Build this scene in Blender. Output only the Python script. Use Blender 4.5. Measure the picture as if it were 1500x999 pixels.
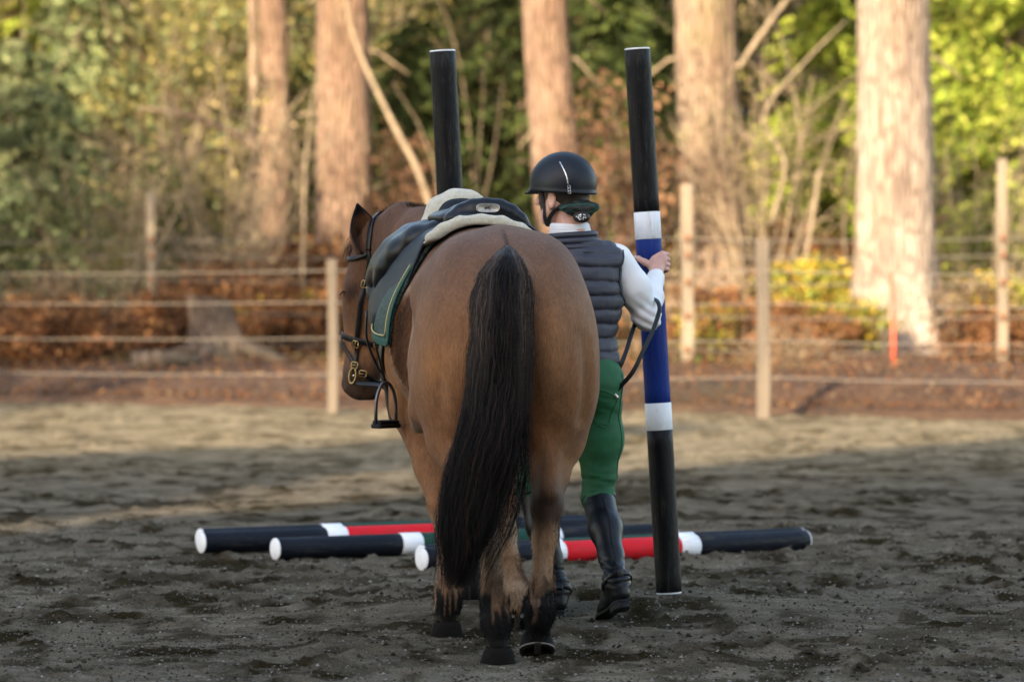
import bpy, math, random
import numpy as np
from mathutils import Vector, Matrix, Euler
R = math.radians
f32 = np.float32
random.seed(7)
rng = np.random.default_rng(11)
scene = bpy.context.scene
for o in list(bpy.data.objects): bpy.data.objects.remove(o)

# ------------------------------------------------------------------ camera, sky, sun, exposure
CAM_H = 1.40
FPX = 6250.0                                    # focal length in photograph pixels (150 mm on 36 mm)
TILT = math.atan((499.5 - 377.0) / FPX)
cam_d = bpy.data.cameras.new("camera"); cam = bpy.data.objects.new("camera", cam_d)
scene.collection.objects.link(cam); scene.camera = cam
cam.location = (0, 0, CAM_H); cam.rotation_euler = (math.pi/2 - TILT, 0, 0)
cam_d.lens = 150; cam_d.sensor_width = 36; cam_d.clip_start = 0.1; cam_d.clip_end = 600
cam_d.dof.use_dof = True; cam_d.dof.focus_distance = 15.6; cam_d.dof.aperture_fstop = 3.3

SUN_EL, SUN_AZ = R(19), R(24)                   # azimuth: the sun stands behind and left of the camera
world = bpy.data.worlds.new("World"); scene.world = world; world.use_nodes = True
wn = world.node_tree.nodes; wl = world.node_tree.links
sky = wn.new("ShaderNodeTexSky"); sky.sky_type = 'NISHITA'; sky.sun_disc = False
sky.sun_elevation = SUN_EL; sky.sun_rotation = math.pi + SUN_AZ
_tint = wn.new("ShaderNodeMix"); _tint.data_type = 'RGBA'; _tint.blend_type = 'MULTIPLY'; _tint.inputs[0].default_value = 1.0
_tint.inputs[7].default_value = (1.13, 1.0, .90, 1)          # warm tint multiplied into the sky colour, as a white balance
wl.new(sky.outputs[0], _tint.inputs[6]); wl.new(_tint.outputs[2], wn["Background"].inputs[0]); wn["Background"].inputs[1].default_value = 0.15
sun_d = bpy.data.lights.new("sun", 'SUN'); sun = bpy.data.objects.new("sun", sun_d)
scene.collection.objects.link(sun); sun_d.energy = 2.75; sun_d.angle = R(0.53); sun_d.color = (1.0, 0.84, 0.64)
sun.rotation_euler = Vector((math.sin(SUN_AZ)*math.cos(SUN_EL), math.cos(SUN_AZ)*math.cos(SUN_EL), -math.sin(SUN_EL))).to_track_quat('-Z', 'Y').to_euler()
sun.location = (-20, -40, 25)
scene.view_settings.view_transform = 'Standard'; scene.view_settings.look = 'None'
scene.view_settings.exposure = 2.25; scene.view_settings.gamma = 1.0
scene.render.engine = 'CYCLES'
scene.cycles.use_denoising = True
try: scene.cycles.denoiser = 'OPENIMAGEDENOISE'
except Exception: pass
scene.cycles.max_bounces = 6; scene.cycles.diffuse_bounces = 3; scene.cycles.glossy_bounces = 2
scene.cycles.transmission_bounces = 3; scene.cycles.transparent_max_bounces = 6
scene.cycles.caustics_reflective = False; scene.cycles.caustics_refractive = False
scene.cycles.sample_clamp_indirect = 6

def P(px, py, Y):
    """world point seen at photograph pixel (px, py) at distance Y"""
    a = math.atan((499.5 - py) / FPX) - TILT
    dx = (px - 750) / FPX
    c, s = math.cos(TILT), math.sin(TILT)
    v = (499.5 - py) / FPX
    fy, fz = c + v*s, -s + v*c
    k = Y / fy
    return Vector((dx*k, Y, CAM_H + fz*k))

# ------------------------------------------------------------------ mesh helpers
def mk_mesh(name, V, Fs, cols=None, smooth=True, attrs=None):
    """V (n,3); Fs: list of int arrays (m,3) or (m,4)"""
    if not isinstance(Fs, (list, tuple)): Fs = [Fs]
    Fs = [np.asarray(a, dtype=np.int32) for a in Fs if len(a)]
    me = bpy.data.meshes.new(name)
    V = np.ascontiguousarray(V, dtype=f32)
    me.vertices.add(len(V)); me.vertices.foreach_set("co", V.ravel())
    loops = np.concatenate([a.ravel() for a in Fs]); sizes = np.concatenate([np.full(len(a), a.shape[1], np.int32) for a in Fs])
    starts = np.concatenate([[0], np.cumsum(sizes)[:-1]]).astype(np.int32)
    me.loops.add(len(loops)); me.loops.foreach_set("vertex_index", loops)
    me.polygons.add(len(sizes)); me.polygons.foreach_set("loop_start", starts)
    me.polygons.foreach_set("use_smooth", np.full(len(sizes), smooth, dtype=bool))
    me.update(calc_edges=True)
    if cols is not None:
        c = np.ones((len(V), 4), f32); c[:, :3] = cols
        at = me.color_attributes.new("Col", 'FLOAT_COLOR', 'POINT'); at.data.foreach_set("color", c.ravel())
    return me

def link(o, parent=None):
    scene.collection.objects.link(o)
    if parent is not None: o.parent = parent
    return o

def obj(name, me, mat=None, parent=None, loc=None, kind=None, label=None):
    o = bpy.data.objects.new(name, me); link(o, parent)
    if mat is not None and (not me.materials): me.materials.append(mat)
    if loc is not None: o.location = loc
    if kind: o["kind"] = kind
    if label: o["label"] = label
    return o

def thing(name, label, cat, loc=(0,0,0), rotz=0.0, group=None):
    o = bpy.data.objects.new(name, None); link(o); o.location = loc; o.rotation_euler = (0, 0, rotz)
    o.empty_display_size = 0.1
    o["label"] = label; o["category"] = cat
    if group: o["group"] = group
    return o

def copy_tree(o, parent=None):
    c = o.copy(); link(c)
    if parent is not None: c.parent = parent
    for ch in list(o.children): copy_tree(ch, c)
    return c

class MB:
    def __init__(s): s.V, s.Q, s.T, s.C, s.n = [], [], [], [], 0
    def add(s, V, Q=None, T=None, col=None):
        V = np.asarray(V, f32); s.V.append(V)
        if Q is not None and len(Q): s.Q.append(np.asarray(Q, np.int32) + s.n)
        if T is not None and len(T): s.T.append(np.asarray(T, np.int32) + s.n)
        s.C.append(np.tile(np.asarray(col if col is not None else (1,1,1), f32).reshape(-1,3), (len(V) if col is None or np.ndim(col)==1 else 1, 1)))
        s.n += len(V)
    def mesh(s, name, smooth=True):
        Fs = []
        if s.Q: Fs.append(np.concatenate(s.Q))
        if s.T: Fs.append(np.concatenate(s.T))
        return mk_mesh(name, np.concatenate(s.V), Fs, np.concatenate(s.C), smooth)

def frames(pts):
    pts = np.asarray(pts, float); t = np.gradient(pts, axis=0); t /= np.linalg.norm(t, axis=1)[:, None] + 1e-12
    ref = np.array([0,0,1.0]) if abs(t[0][2]) < .9 else np.array([1.0,0,0])
    n = np.zeros_like(pts); b = np.zeros_like(pts)
    v = ref - t[0]*ref.dot(t[0]); v /= np.linalg.norm(v)
    for i in range(len(pts)):
        v = v - t[i]*v.dot(t[i]); v /= np.linalg.norm(v) + 1e-12
        n[i] = v; b[i] = np.cross(t[i], v)
    return t, n, b

def tube(pts, rad, sides=8, cap=True):
    pts = np.asarray(pts, float); m = len(pts)
    rad = np.full(m, rad) if np.isscalar(rad) else np.asarray(rad, float)
    t, n, b = frames(pts)
    a = np.linspace(0, 2*np.pi, sides, endpoint=False)
    V = pts[:, None] + rad[:, None, None]*(np.cos(a)[None, :, None]*n[:, None] + np.sin(a)[None, :, None]*b[:, None])
    V = V.reshape(-1, 3)
    i = np.arange(m-1)[:, None]*sides; j = np.arange(sides)[None]; k = (j+1) % sides
    Q = np.stack([i+j, i+k, i+sides+k, i+sides+j], -1).reshape(-1, 4)
    T = []
    if cap:
        V = np.vstack([V, pts[:1], pts[-1:]]); c0, c1 = m*sides, m*sides+1
        for q in range(sides):
            T.append((c0, (q+1) % sides, q)); T.append((c1, (m-1)*sides+q, (m-1)*sides+(q+1) % sides))
    return V, Q, T

def ribbon(pts, nrm, w, th):
    """flat strap along pts: width w across, thickness th, nrm = outward normals"""
    pts = np.asarray(pts, float); m = len(pts)
    nrm = np.asarray(nrm, float)
    if nrm.ndim == 1: nrm = np.tile(nrm, (m, 1))
    t = np.gradient(pts, axis=0); t /= np.linalg.norm(t, axis=1)[:, None]
    nrm = nrm - t*(nrm*t).sum(1)[:, None]; nrm /= np.linalg.norm(nrm, axis=1)[:, None]
    s = np.cross(t, nrm); w = np.full(m, w) if np.isscalar(w) else np.asarray(w)
    prof = [(-.5,-.3),(-.5,.3),(-.38,.5),(.38,.5),(.5,.3),(.5,-.3),(.38,-.5),(-.38,-.5)]
    V = np.stack([pts + s*(w*u)[:, None] + nrm*(th*v) for u, v in prof], 1).reshape(-1, 3)
    k = len(prof); i = np.arange(m-1)[:, None]*k; j = np.arange(k)[None]; kk = (j+1) % k
    Q = np.stack([i+j, i+kk, i+k+kk, i+k+j], -1).reshape(-1, 4)
    T = [(0, q+1, q) for q in range(1, k-1)] + [((m-1)*k, (m-1)*k+q, (m-1)*k+q+1) for q in range(1, k-1)]
    return V, Q, T

def spline(pts, n):
    """Catmull-Rom through pts"""
    p = np.asarray(pts, float); p = np.vstack([2*p[0]-p[1], p, 2*p[-1]-p[-2]]); m = len(p)-3
    u = np.linspace(0, m-1e-6, n); i = u.astype(int); t = (u-i)[:, None]
    a, b, c, d = p[i], p[i+1], p[i+2], p[i+3]
    return .5*((2*b)+(c-a)*t+(2*a-5*b+4*c-d)*t**2+(-a+3*b-3*c+d)*t**3)

def box(c, s, rot=None, bev=0.12):
    """bevelled box as verts+quads"""
    s = np.asarray(s, float)/2; b = min(s)*bev*2
    V = []
    for sx in (-1,1):
        for sy in (-1,1):
            for sz in (-1,1):
                V += [(sx*s[0], sy*(s[1]-b), sz*(s[2]-b)), (sx*(s[0]-b), sy*s[1], sz*(s[2]-b)), (sx*(s[0]-b), sy*(s[1]-b), sz*s[2])]
    V = np.array(V); I = lambda x, y, z, k: ((x*4+y*2+z)*3+k)
    Q = [(I(1,0,0,0),I(1,1,0,0),I(1,1,1,0),I(1,0,1,0)),(I(0,0,0,0),I(0,0,1,0),I(0,1,1,0),I(0,1,0,0)),
         (I(0,1,0,1),I(0,1,1,1),I(1,1,1,1),I(1,1,0,1)),(I(0,0,0,1),I(1,0,0,1),I(1,0,1,1),I(0,0,1,1)),
         (I(0,0,1,2),I(1,0,1,2),I(1,1,1,2),I(0,1,1,2)),(I(0,0,0,2),I(0,1,0,2),I(1,1,0,2),I(1,0,0,2))]
    for x in (0,1):
        for y in (0,1): Q.append((I(x,y,0,0),I(x,y,1,0),I(x,y,1,1),I(x,y,0,1)))
    for x in (0,1):
        for z in (0,1): Q.append((I(x,0,z,0),I(x,1,z,0),I(x,1,z,2),I(x,0,z,2)))
    for y in (0,1):
        for z in (0,1): Q.append((I(0,y,z,1),I(1,y,z,1),I(1,y,z,2),I(0,y,z,2)))
    T = [(I(x,y,z,0),I(x,y,z,1),I(x,y,z,2)) for x in (0,1) for y in (0,1) for z in (0,1)]
    if rot is not None: V = V @ np.array(Euler(rot).to_matrix()).T
    return V + np.asarray(c, float), Q, T

# ------------------------------------------------------------------ noise (value noise, vectorised)
_tab = np.random.default_rng(3).random((64, 64, 64)).astype(f32)
def vnoise(x, y, z=0.0):
    x, y, z = np.broadcast_arrays(np.asarray(x, f32), np.asarray(y, f32), np.asarray(z, f32))
    xi, yi, zi = np.floor(x).astype(np.int32), np.floor(y).astype(np.int32), np.floor(z).astype(np.int32)
    xf, yf, zf = x-xi, y-yi, z-zi
    xf, yf, zf = xf*xf*(3-2*xf), yf*yf*(3-2*yf), zf*zf*(3-2*zf)
    g = lambda a, b, c: _tab[(xi+a) & 63, (yi+b) & 63, (zi+c) & 63]
    l = lambda a, b, t: a+(b-a)*t
    return l(l(l(g(0,0,0),g(1,0,0),xf), l(g(0,1,0),g(1,1,0),xf), yf), l(l(g(0,0,1),g(1,0,1),xf), l(g(0,1,1),g(1,1,1),xf), yf), zf)*2-1
def fbm(x, y, z=0.0, o=4):
    s = 0; a = 1.0; t = 0
    for i in range(o):
        s = s + a*vnoise(np.asarray(x)*2**i+17.3*i, np.asarray(y)*2**i+5.1*i, np.asarray(z)*2**i+9.7*i); t += a; a *= .5
    return s/t
def sstep(a, b, x):
    t = np.clip((x-a)/(b-a), 0, 1); return t*t*(3-2*t)

# ------------------------------------------------------------------ implicit surfaces
class SDF:
    def __init__(s, lo, hi, h):
        s.lo = np.array(lo, float); s.h = h; n = np.ceil((np.array(hi)-s.lo)/h).astype(int)+1
        s.F = np.full(n, 0.5, f32); s.n = n
        s.ax = [(s.lo[i]+h*np.arange(n[i])).astype(f32) for i in range(3)]
    def sub(s, lo, hi):
        a = np.clip(np.floor((np.array(lo)-s.lo)/s.h).astype(int), 0, s.n); b = np.clip(np.ceil((np.array(hi)-s.lo)/s.h).astype(int)+1, 0, s.n)
        sl = tuple(slice(a[i], b[i]) for i in range(3))
        return sl, s.ax[0][sl[0]][:, None, None], s.ax[1][sl[1]][None, :, None], s.ax[2][sl[2]][None, None, :]
    def _mix(s, sl, d, k, op):
        a = s.F[sl]
        if op == 'add':
            h = np.clip(.5+.5*(a-d)/k, 0, 1); s.F[sl] = a+(d-a)*h - k*h*(1-h)
        else:
            h = np.clip(.5-.5*(a+d)/k, 0, 1); s.F[sl] = a+(-d-a)*h + k*h*(1-h)
    def cone(s, a, b, ra, rb, k=.03, op='add', sq=(1,1,1)):
        a = np.array(a, float); b = np.array(b, float); m = max(ra, rb)*max(sq)+k+2*s.h
        sl, X, Y, Z = s.sub(np.minimum(a, b)-m, np.maximum(a, b)+m)
        d = b-a; L = max(d.dot(d), 1e-9)
        t = np.clip(((X-a[0])*d[0]+(Y-a[1])*d[1]+(Z-a[2])*d[2])/L, 0, 1)
        q = np.sqrt(((X-a[0]-t*d[0])/sq[0])**2+((Y-a[1]-t*d[1])/sq[1])**2+((Z-a[2]-t*d[2])/sq[2])**2)-(ra+(rb-ra)*t)
        s._mix(sl, q, k, op); return s
    def chain(s, pts, rads, k=.03, sq=(1,1,1)):
        for i in range(len(pts)-1): s.cone(pts[i], pts[i+1], rads[i], rads[i+1], k if i else k, sq=sq)
        return s
    def ell(s, c, r, k=.03, op='add', M=None):
        c = np.array(c, float); r = np.array(r, float); m = (max(r) if M is not None else r)+k+2*s.h
        sl, X, Y, Z = s.sub(c-m, c+m); X, Y, Z = X-c[0], Y-c[1], Z-c[2]
        if M is not None:
            M = np.array(M, float)   # rows = local axes
            X, Y, Z = (M[0][0]*X+M[0][1]*Y+M[0][2]*Z), (M[1][0]*X+M[1][1]*Y+M[1][2]*Z), (M[2][0]*X+M[2][1]*Y+M[2][2]*Z)
        k0 = np.sqrt((X/r[0])**2+(Y/r[1])**2+(Z/r[2])**2); k1 = np.sqrt((X/r[0]**2)**2+(Y/r[1]**2)**2+(Z/r[2]**2)**2)+1e-6
        s._mix(sl, k0*(k0-1)/k1, k, op); return s
    def grid(s): return s.ax[0][:, None, None], s.ax[1][None, :, None], s.ax[2][None, None, :]
    def sample(s, p):
        q = (np.atleast_2d(p)-s.lo)/s.h; q = np.clip(q, 0, s.n-1.001); i = q.astype(int); t = q-i; r = 0
        for a in (0,1):
            for b in (0,1):
                for c in (0,1):
                    w = (t[:,0] if a else 1-t[:,0])*(t[:,1] if b else 1-t[:,1])*(t[:,2] if c else 1-t[:,2])
                    r = r + w*s.F[i[:,0]+a, i[:,1]+b, i[:,2]+c]
        return r
    def grad(s, p):
        p = np.atleast_2d(p); e = s.h
        g = np.stack([s.sample(p+np.eye(3)[i]*e)-s.sample(p-np.eye(3)[i]*e) for i in range(3)], 1)
        return g/(np.linalg.norm(g, axis=1)[:, None]+1e-9)
    def project(s, p, off=0.0, it=12):
        p = np.atleast_2d(np.asarray(p, float)).copy()
        for _ in range(it): p -= s.grad(p)*np.clip(s.sample(p)-off, -.03, .03)[:, None]
        return p, s.grad(p)
    def nets(s, F=None, smooth=1):
        F = s.F if F is None else F; S = F < 0
        A = S[:-1]; B = S[1:]
        c = [S[a:S.shape[0]-1+a, b:S.shape[1]-1+b, d:S.shape[2]-1+d] for a in (0,1) for b in (0,1) for d in (0,1)]
        al = c[0].copy(); an = c[0].copy()
        for q in c[1:]: al &= q; an |= q
        act = an & ~al; idx = np.argwhere(act)
        ids = np.full(act.shape, -1, np.int32); ids[act] = np.arange(len(idx), dtype=np.int32)
        cor = [(a,b,d) for a in (0,1) for b in (0,1) for d in (0,1)]
        val = np.stack([F[idx[:,0]+a, idx[:,1]+b, idx[:,2]+d] for a,b,d in cor], 1)
        acc = np.zeros((len(idx), 3)); cnt = np.zeros(len(idx)); ca = np.array(cor, float)
        for p in range(8):
            for q in range(p+1, 8):
                if abs(ca[p]-ca[q]).sum() != 1: continue
                v0, v1 = val[:, p], val[:, q]; m = (v0 < 0) != (v1 < 0)
                t = np.where(m, v0/(v0-v1+1e-12), 0)[:, None]
                acc += np.where(m[:, None], ca[p]+(ca[q]-ca[p])*t, 0); cnt += m
        V = idx+acc/cnt[:, None]
        Qs = []
        for ax in range(3):
            sl0 = [slice(1, -1)]*3; sl1 = [slice(1, -1)]*3; sl0[ax] = slice(0, -1); sl1[ax] = slice(1, None)
            a, b = S[tuple(sl0)], S[tuple(sl1)]; e = np.argwhere(a != b); off = np.array([1,1,1]); off[ax] = 0; e = e+off
            inside = S[e[:,0], e[:,1], e[:,2]]
            u, w = [(1,2),(2,0),(0,1)][ax]; du = np.eye(3, dtype=int)[u]; dw = np.eye(3, dtype=int)[w]
            g = lambda z: ids[z[:,0], z[:,1], z[:,2]]
            q = np.stack([g(e-du-dw), g(e-dw), g(e), g(e-du)], 1); q[~inside] = q[~inside][:, ::-1]
            Qs.append(q)
        Q = np.concatenate(Qs); Q = Q[(Q >= 0).all(1)]
        for _ in range(smooth):
            n = np.zeros_like(V); k = np.zeros(len(V))
            for i in range(4):
                for j in ((i+1) % 4, (i+3) % 4):
                    for ax in range(3): n[:, ax] += np.bincount(Q[:, i], V[Q[:, j], ax], len(V))
                    k += np.bincount(Q[:, i], minlength=len(V))
            V = .45*V+.55*n/np.maximum(k, 1)[:, None]
        return V*s.h+s.lo, Q

def poly2(pts, X, Y):
    """signed distance to polygon in 2D (vectorised)"""
    pts = np.asarray(pts, float); d = None; s = None
    for i in range(len(pts)):
        a, b = pts[i], pts[i-1]; ex, ey = b-a
        wx, wy = X-a[0], Y-a[1]; t = np.clip((wx*ex+wy*ey)/(ex*ex+ey*ey), 0, 1)
        q = (wx-ex*t)**2+(wy-ey*t)**2; d = q if d is None else np.minimum(d, q)
        c1 = Y >= a[1]; c2 = Y < b[1]; c3 = ex*wy > ey*wx
        fl = (c1 & c2 & c3) | (~c1 & ~c2 & ~c3)
        s = np.where(fl, -1, 1) if s is None else np.where(fl, -s, s)
    return np.sqrt(d)*s
# ------------------------------------------------------------------ materials
class NT:
    def __init__(s, name):
        s.m = bpy.data.materials.new(name); s.m.use_nodes = True; s.t = s.m.node_tree; s.N = s.t.nodes; s.L = s.t.links
        s.b = s.N["Principled BSDF"]; s.out = s.N["Material Output"]
        s.tc = s.N.new("ShaderNodeTexCoord")
    def node(s, t, **kw):
        n = s.N.new(t)
        for k, v in kw.items():
            if k.startswith('i_'):
                key = k[2:]; key = int(key) if key.isdigit() else key
                n.inputs[key].default_value = v
            else: setattr(n, k, v)
        return n
    def link(s, a, b): s.L.new(a, b)
    def mapping(s, sc=(1,1,1), src='Object'):
        m = s.node("ShaderNodeMapping"); m.inputs['Scale'].default_value = sc; s.link(s.tc.outputs[src], m.inputs[0]); return m.outputs[0]
    def noise(s, scale, det=4, rough=.6, vec=None, sc=(1,1,1)):
        n = s.node("ShaderNodeTexNoise"); n.inputs['Scale'].default_value = scale; n.inputs['Detail'].default_value = det; n.inputs['Roughness'].default_value = rough
        s.link(vec if vec is not None else s.mapping(sc), n.inputs['Vector']); return n.outputs['Fac']
    def ramp(s, fac, stops):
        r = s.node("ShaderNodeValToRGB"); e = r.color_ramp.elements
        while len(e) < len(stops): e.new(.5)
        for q, (p, c) in zip(e, stops): q.position = p; q.color = (*c, 1) if len(c) == 3 else c
        s.link(fac, r.inputs[0]); return r.outputs[0]
    def mix(s, fac, a, b, mode='MIX'):
        m = s.node("ShaderNodeMix", data_type='RGBA', blend_type=mode)
        for v, k in ((fac, 0), (a, 6), (b, 7)):
            if hasattr(v, 'links'): s.link(v, m.inputs[k])
            else: m.inputs[k].default_value = v if k == 0 else (*v, 1)
        return m.outputs[2]
    def col(s, name="Col"):
        a = s.node("ShaderNodeAttribute", attribute_name=name); return a.outputs['Color']
    def bump(s, h, strength=.5, dist=.01, prev=None):
        b = s.node("ShaderNodeBump"); b.inputs['Strength'].default_value = strength; b.inputs['Distance'].default_value = dist
        s.link(h, b.inputs['Height'])
        if prev is not None: s.link(prev, b.inputs['Normal'])
        return b.outputs[0]
    def fin(s, color=None, rough=None, normal=None, **kw):
        for v, k in ((color, 'Base Color'), (rough, 'Roughness'), (normal, 'Normal')):
            if v is None: continue
            if hasattr(v, 'links'): s.link(v, s.b.inputs[k])
            else: s.b.inputs[k].default_value = v if k != 'Base Color' else (*v, 1)
        for k, v in kw.items(): s.b.inputs[k.replace('_', ' ')].default_value = v
        return s.m

def simple(name, c, rough=.6, var=.15, scale=20, bump=0., bscale=None, sc=(1,1,1), dist=.004, attr=False, **kw):
    t = NT(name); n = t.noise(scale, 5, .6, sc=sc)
    lo = tuple(max(0, x*(1-var)) for x in c); hi = tuple(x*(1+var) for x in c)
    col = t.ramp(n, [(.3, lo), (.7, hi)])
    if attr: col = t.mix(1.0, col, t.col(), 'MULTIPLY')
    nm = None
    if bump: nm = t.bump(t.noise(bscale or scale*3, 6, .65, sc=sc), bump, dist)
    rg = t.ramp(n, [(.2, (rough*.88,)*3), (.8, (min(1, rough*1.12),)*3)])
    return t.fin(col, rg, nm, **kw)

M = {}
M['black_leather'] = simple('black_leather', (.004,.0045,.006), .38, .2, 30, .25, 260, dist=.002, Specular_IOR_Level=.3)
M['saddle_flap'] = simple('saddle_flap_leather', (.007,.0085,.012), .5, .2, 20, .3, 300, dist=.002, Specular_IOR_Level=.25)
M['boot_leather'] = simple('boot_leather', (.004,.005,.007), .40, .4, 18, .5, 22, dist=.006, Specular_IOR_Level=.26)
M['rubber'] = simple('black_rubber', (.006,.006,.006), .7, .3, 40, .3, Specular_IOR_Level=.3)
M['brass'] = simple('brass_fitting', (.40,.28,.12), .4, .1, 60, Metallic=1.0)
M['steel'] = simple('steel_fitting', (.55,.53,.50), .28, .1, 60, Metallic=1.0)
M['dark_steel'] = simple('dark_steel', (.10,.10,.11), .35, .15, 60, Metallic=.8)
M['badge'] = simple('badge_metal', (.36,.33,.29), .4, .15, 120, Metallic=.6)
M['badge_dark'] = simple('badge_dark', (.05,.045,.04), .5, .1, 120)
M['pad_green'] = simple('pad_green', (.008,.060,.040), .75, .2, 120, .3, 400)
def _pad():
    t = NT('pad_pattern'); v = t.node("ShaderNodeTexVoronoi", feature='DISTANCE_TO_EDGE'); v.inputs['Scale'].default_value = 60
    t.link(t.mapping((1,1,1)), v.inputs['Vector'])
    return t.fin(t.ramp(v.outputs[0], [(.03, (.04,.075,.055)), (.12, (.004,.018,.014))]), .7)
M['pad_pattern'] = _pad()
M['gold'] = simple('gold_piping', (.45,.36,.13), .5, .1, 80)
M['breeches'] = simple('green_breeches', (.008,.085,.028), .78, .16, 14, .25, 700, dist=.001)
M['sleeve'] = simple('white_knit', (.72,.72,.72), .85, .03, 20, .15, 500, dist=.001)
M['vest'] = simple('charcoal_quilt', (.027,.028,.041), .55, .16, 25, .35, 60, dist=.004)
M['vest_seam'] = simple('vest_seam', (.014,.014,.02), .7, .1)
M['helmet'] = simple('helmet_shell', (.006,.008,.012), .48, .15, 18, .08, 500, dist=.0006, Specular_IOR_Level=.3)
M['helmet_trim'] = simple('helmet_trim', (.005,.005,.006), .5, .1)
M['strap'] = simple('helmet_strap', (.005,.005,.006), .7, .1)
M['hair_net'] = simple('scrunchie_cloth', (.006,.009,.006), .6, .5, 40, .6, 60, dist=.01)
M['hair'] = simple('brown_hair', (.022,.014,.010), .5, .3, 60, .5, 200)
M['sequin'] = simple('sequin', (.75,.74,.72), .3, .05)
M['pole_black'] = None
def pole_mat(name, c, rough=.38, streak=True):
    t = NT(name); n = t.noise(9, 6, .7, sc=(1,1,.25)); g = t.noise(70, 5, .7, sc=(1,1,.35))
    col = t.mix(t.ramp(n, [(.45, (0,0,0)), (.75, (.35,)*3)]), c, tuple(x*.8+.006 for x in c))
    rg = t.ramp(n, [(.3, (rough*.7,)*3), (.75, (rough*1.6,)*3)])
    sx = t.noise(38, 8, .85, sc=(1,1,.12)); sp = t.noise(120, 3, .6, sc=(1,1,.6))
    lum = .2126*c[0]+.7152*c[1]+.0722*c[2]; mud = (.06,.052,.038) if lum < .3 else (.42,.38,.31)
    col = t.mix(t.ramp(sx, [(.54, (0,0,0)), (.64, (.6,.6,.6))]), col, mud); col = t.mix(t.ramp(sp, [(.70, (0,0,0)), (.74, (.8,.8,.8))]), col, mud)
    return t.fin(col, rg, t.bump(g, .6, .006), Specular_IOR_Level=.14)
M['pole_black'] = pole_mat('pole_black_paint', (.003,.0033,.004), .40)
M['pole_navy'] = pole_mat('pole_dark_paint', (.004,.006,.011), .5)
M['pole_blue'] = pole_mat('pole_blue_paint', (.006,.024,.16), .5)
M['pole_white'] = pole_mat('pole_white_paint', (.76,.77,.78), .5)
M['pole_red'] = pole_mat('pole_red_paint', (.55,.010,.018), .55)
M['pole_green'] = pole_mat('pole_green_paint', (.008,.045,.03), .55)
M['pole_drip'] = simple('pole_damp_streak', (.10,.09,.06), .3, .3)
M['fleece'] = None
def _fleece():
    t = NT('cream_fleece'); n = t.noise(60, 6, .75); b = t.noise(170, 6, .8)
    return t.fin(t.ramp(n, [(.3, (.44,.40,.29)), (.7, (.68,.64,.50))]), .95, t.bump(b, .9, .008), Sheen_Weight=.4)
M['fleece'] = _fleece()
def _coat():
    t = NT('bay_coat'); a = t.noise(55, 6, .7, sc=(1,1,.16)); b = t.noise(9, 5, .65); f = t.noise(230, 4, .75, sc=(1,1,.13)); h2 = t.noise(3.2, 6, .72, sc=(1,1,.6))
    c = t.col()
    c = t.mix(.75, c, t.ramp(a, [(.2, (.66,.66,.66)), (.8, (1.28,1.28,1.28))]), 'MULTIPLY')
    c = t.mix(.8, c, t.ramp(b, [(.28, (.74,.72,.70)), (.72, (1.18,1.18,1.18))]), 'MULTIPLY')
    c = t.mix(.9, c, t.ramp(f, [(.28, (.62,.60,.58)), (.72, (1.38,1.38,1.38))]), 'MULTIPLY')
    c = t.mix(t.ramp(h2, [(.58, (0,0,0)), (.78, (.30,.30,.30))]), c, (.17,.125,.095))
    nm = t.bump(b, .25, .02); nm = t.bump(a, .4, .012, nm); nm = t.bump(f, .45, .004, nm)
    return t.fin(c, .62, nm, Sheen_Weight=.05, Sheen_Roughness=.45, Specular_IOR_Level=.12)
M['coat'] = _coat()
def _hairm(name, r=.42, spec=.4):
    t = NT(name); return t.fin(t.col(), r, None, Specular_IOR_Level=spec)
M['tail'] = _hairm('tail_hair', .5, .12)
M['mane'] = _hairm('mane_hair', .6, .1)
M['hoof'] = simple('hoof', (.008,.007,.006), .8, .5, 30, .5, 60, sc=(1,1,4), attr=False, Specular_IOR_Level=.1)
M['hoof_pale'] = simple('hoof_pale', (.17,.15,.12), .6, .25, 30, .4, 60)
M['sole'] = simple('hoof_sole', (.012,.010,.007), .9, .5, 40, .8, 80, dist=.01)
M['eye'] = simple('eye', (.010,.006,.004), .08, .1)
def _skin():
    t = NT('skin'); c = t.mix(.6, t.col(), t.ramp(t.noise(60, 4), [(.3, (.85,.78,.75)), (.7, (1.1,1.05,1.05))]), 'MULTIPLY')
    return t.fin(c, .5, t.bump(t.noise(220, 4), .2, .002), Subsurface_Weight=.08, Subsurface_Scale=.01)
M['skin'] = _skin()
def _sand():
    t = NT('arena_sand'); o = t.mapping((1,1,1))
    fine = t.noise(95, 8, .8, o); mid = t.noise(7, 6, .65, t.mapping((.7,1.1,1))); big = t.noise(.55, 4, .6, o)
    c = t.col()
    c = t.mix(1.0, c, t.ramp(fine, [(.25, (.35,.35,.34)), (.5, (1,1,1)), (.8, (2.1,2.1,2.15))]), 'MULTIPLY')
    c = t.mix(1.0, c, t.ramp(mid, [(.3, (.55,.54,.50)), (.7, (1.35,1.35,1.36))]), 'MULTIPLY')
    c = t.mix(.7, c, t.ramp(big, [(.3, (.8,.8,.8)), (.7, (1.2,1.18,1.12))]), 'MULTIPLY')
    v = t.node("ShaderNodeTexVoronoi"); v.inputs['Scale'].default_value = 26; t.link(o, v.inputs['Vector'])
    sp = t.ramp(v.outputs['Distance'], [(.07, (1,1,1)), (.11, (0,0,0))])
    sel = t.ramp(v.outputs['Color'], [(.80, (0,0,0)), (.84, (1,1,1))])
    c = t.mix(t.mix(1.0, sp, sel, 'MULTIPLY'), c, (.30,.29,.27))
    nm = t.bump(mid, .5, .03); nm = t.bump(fine, .9, .010, nm)
    return t.fin(c, 1.0, nm, Specular_IOR_Level=0.0)
M['sand'] = _sand()
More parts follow.
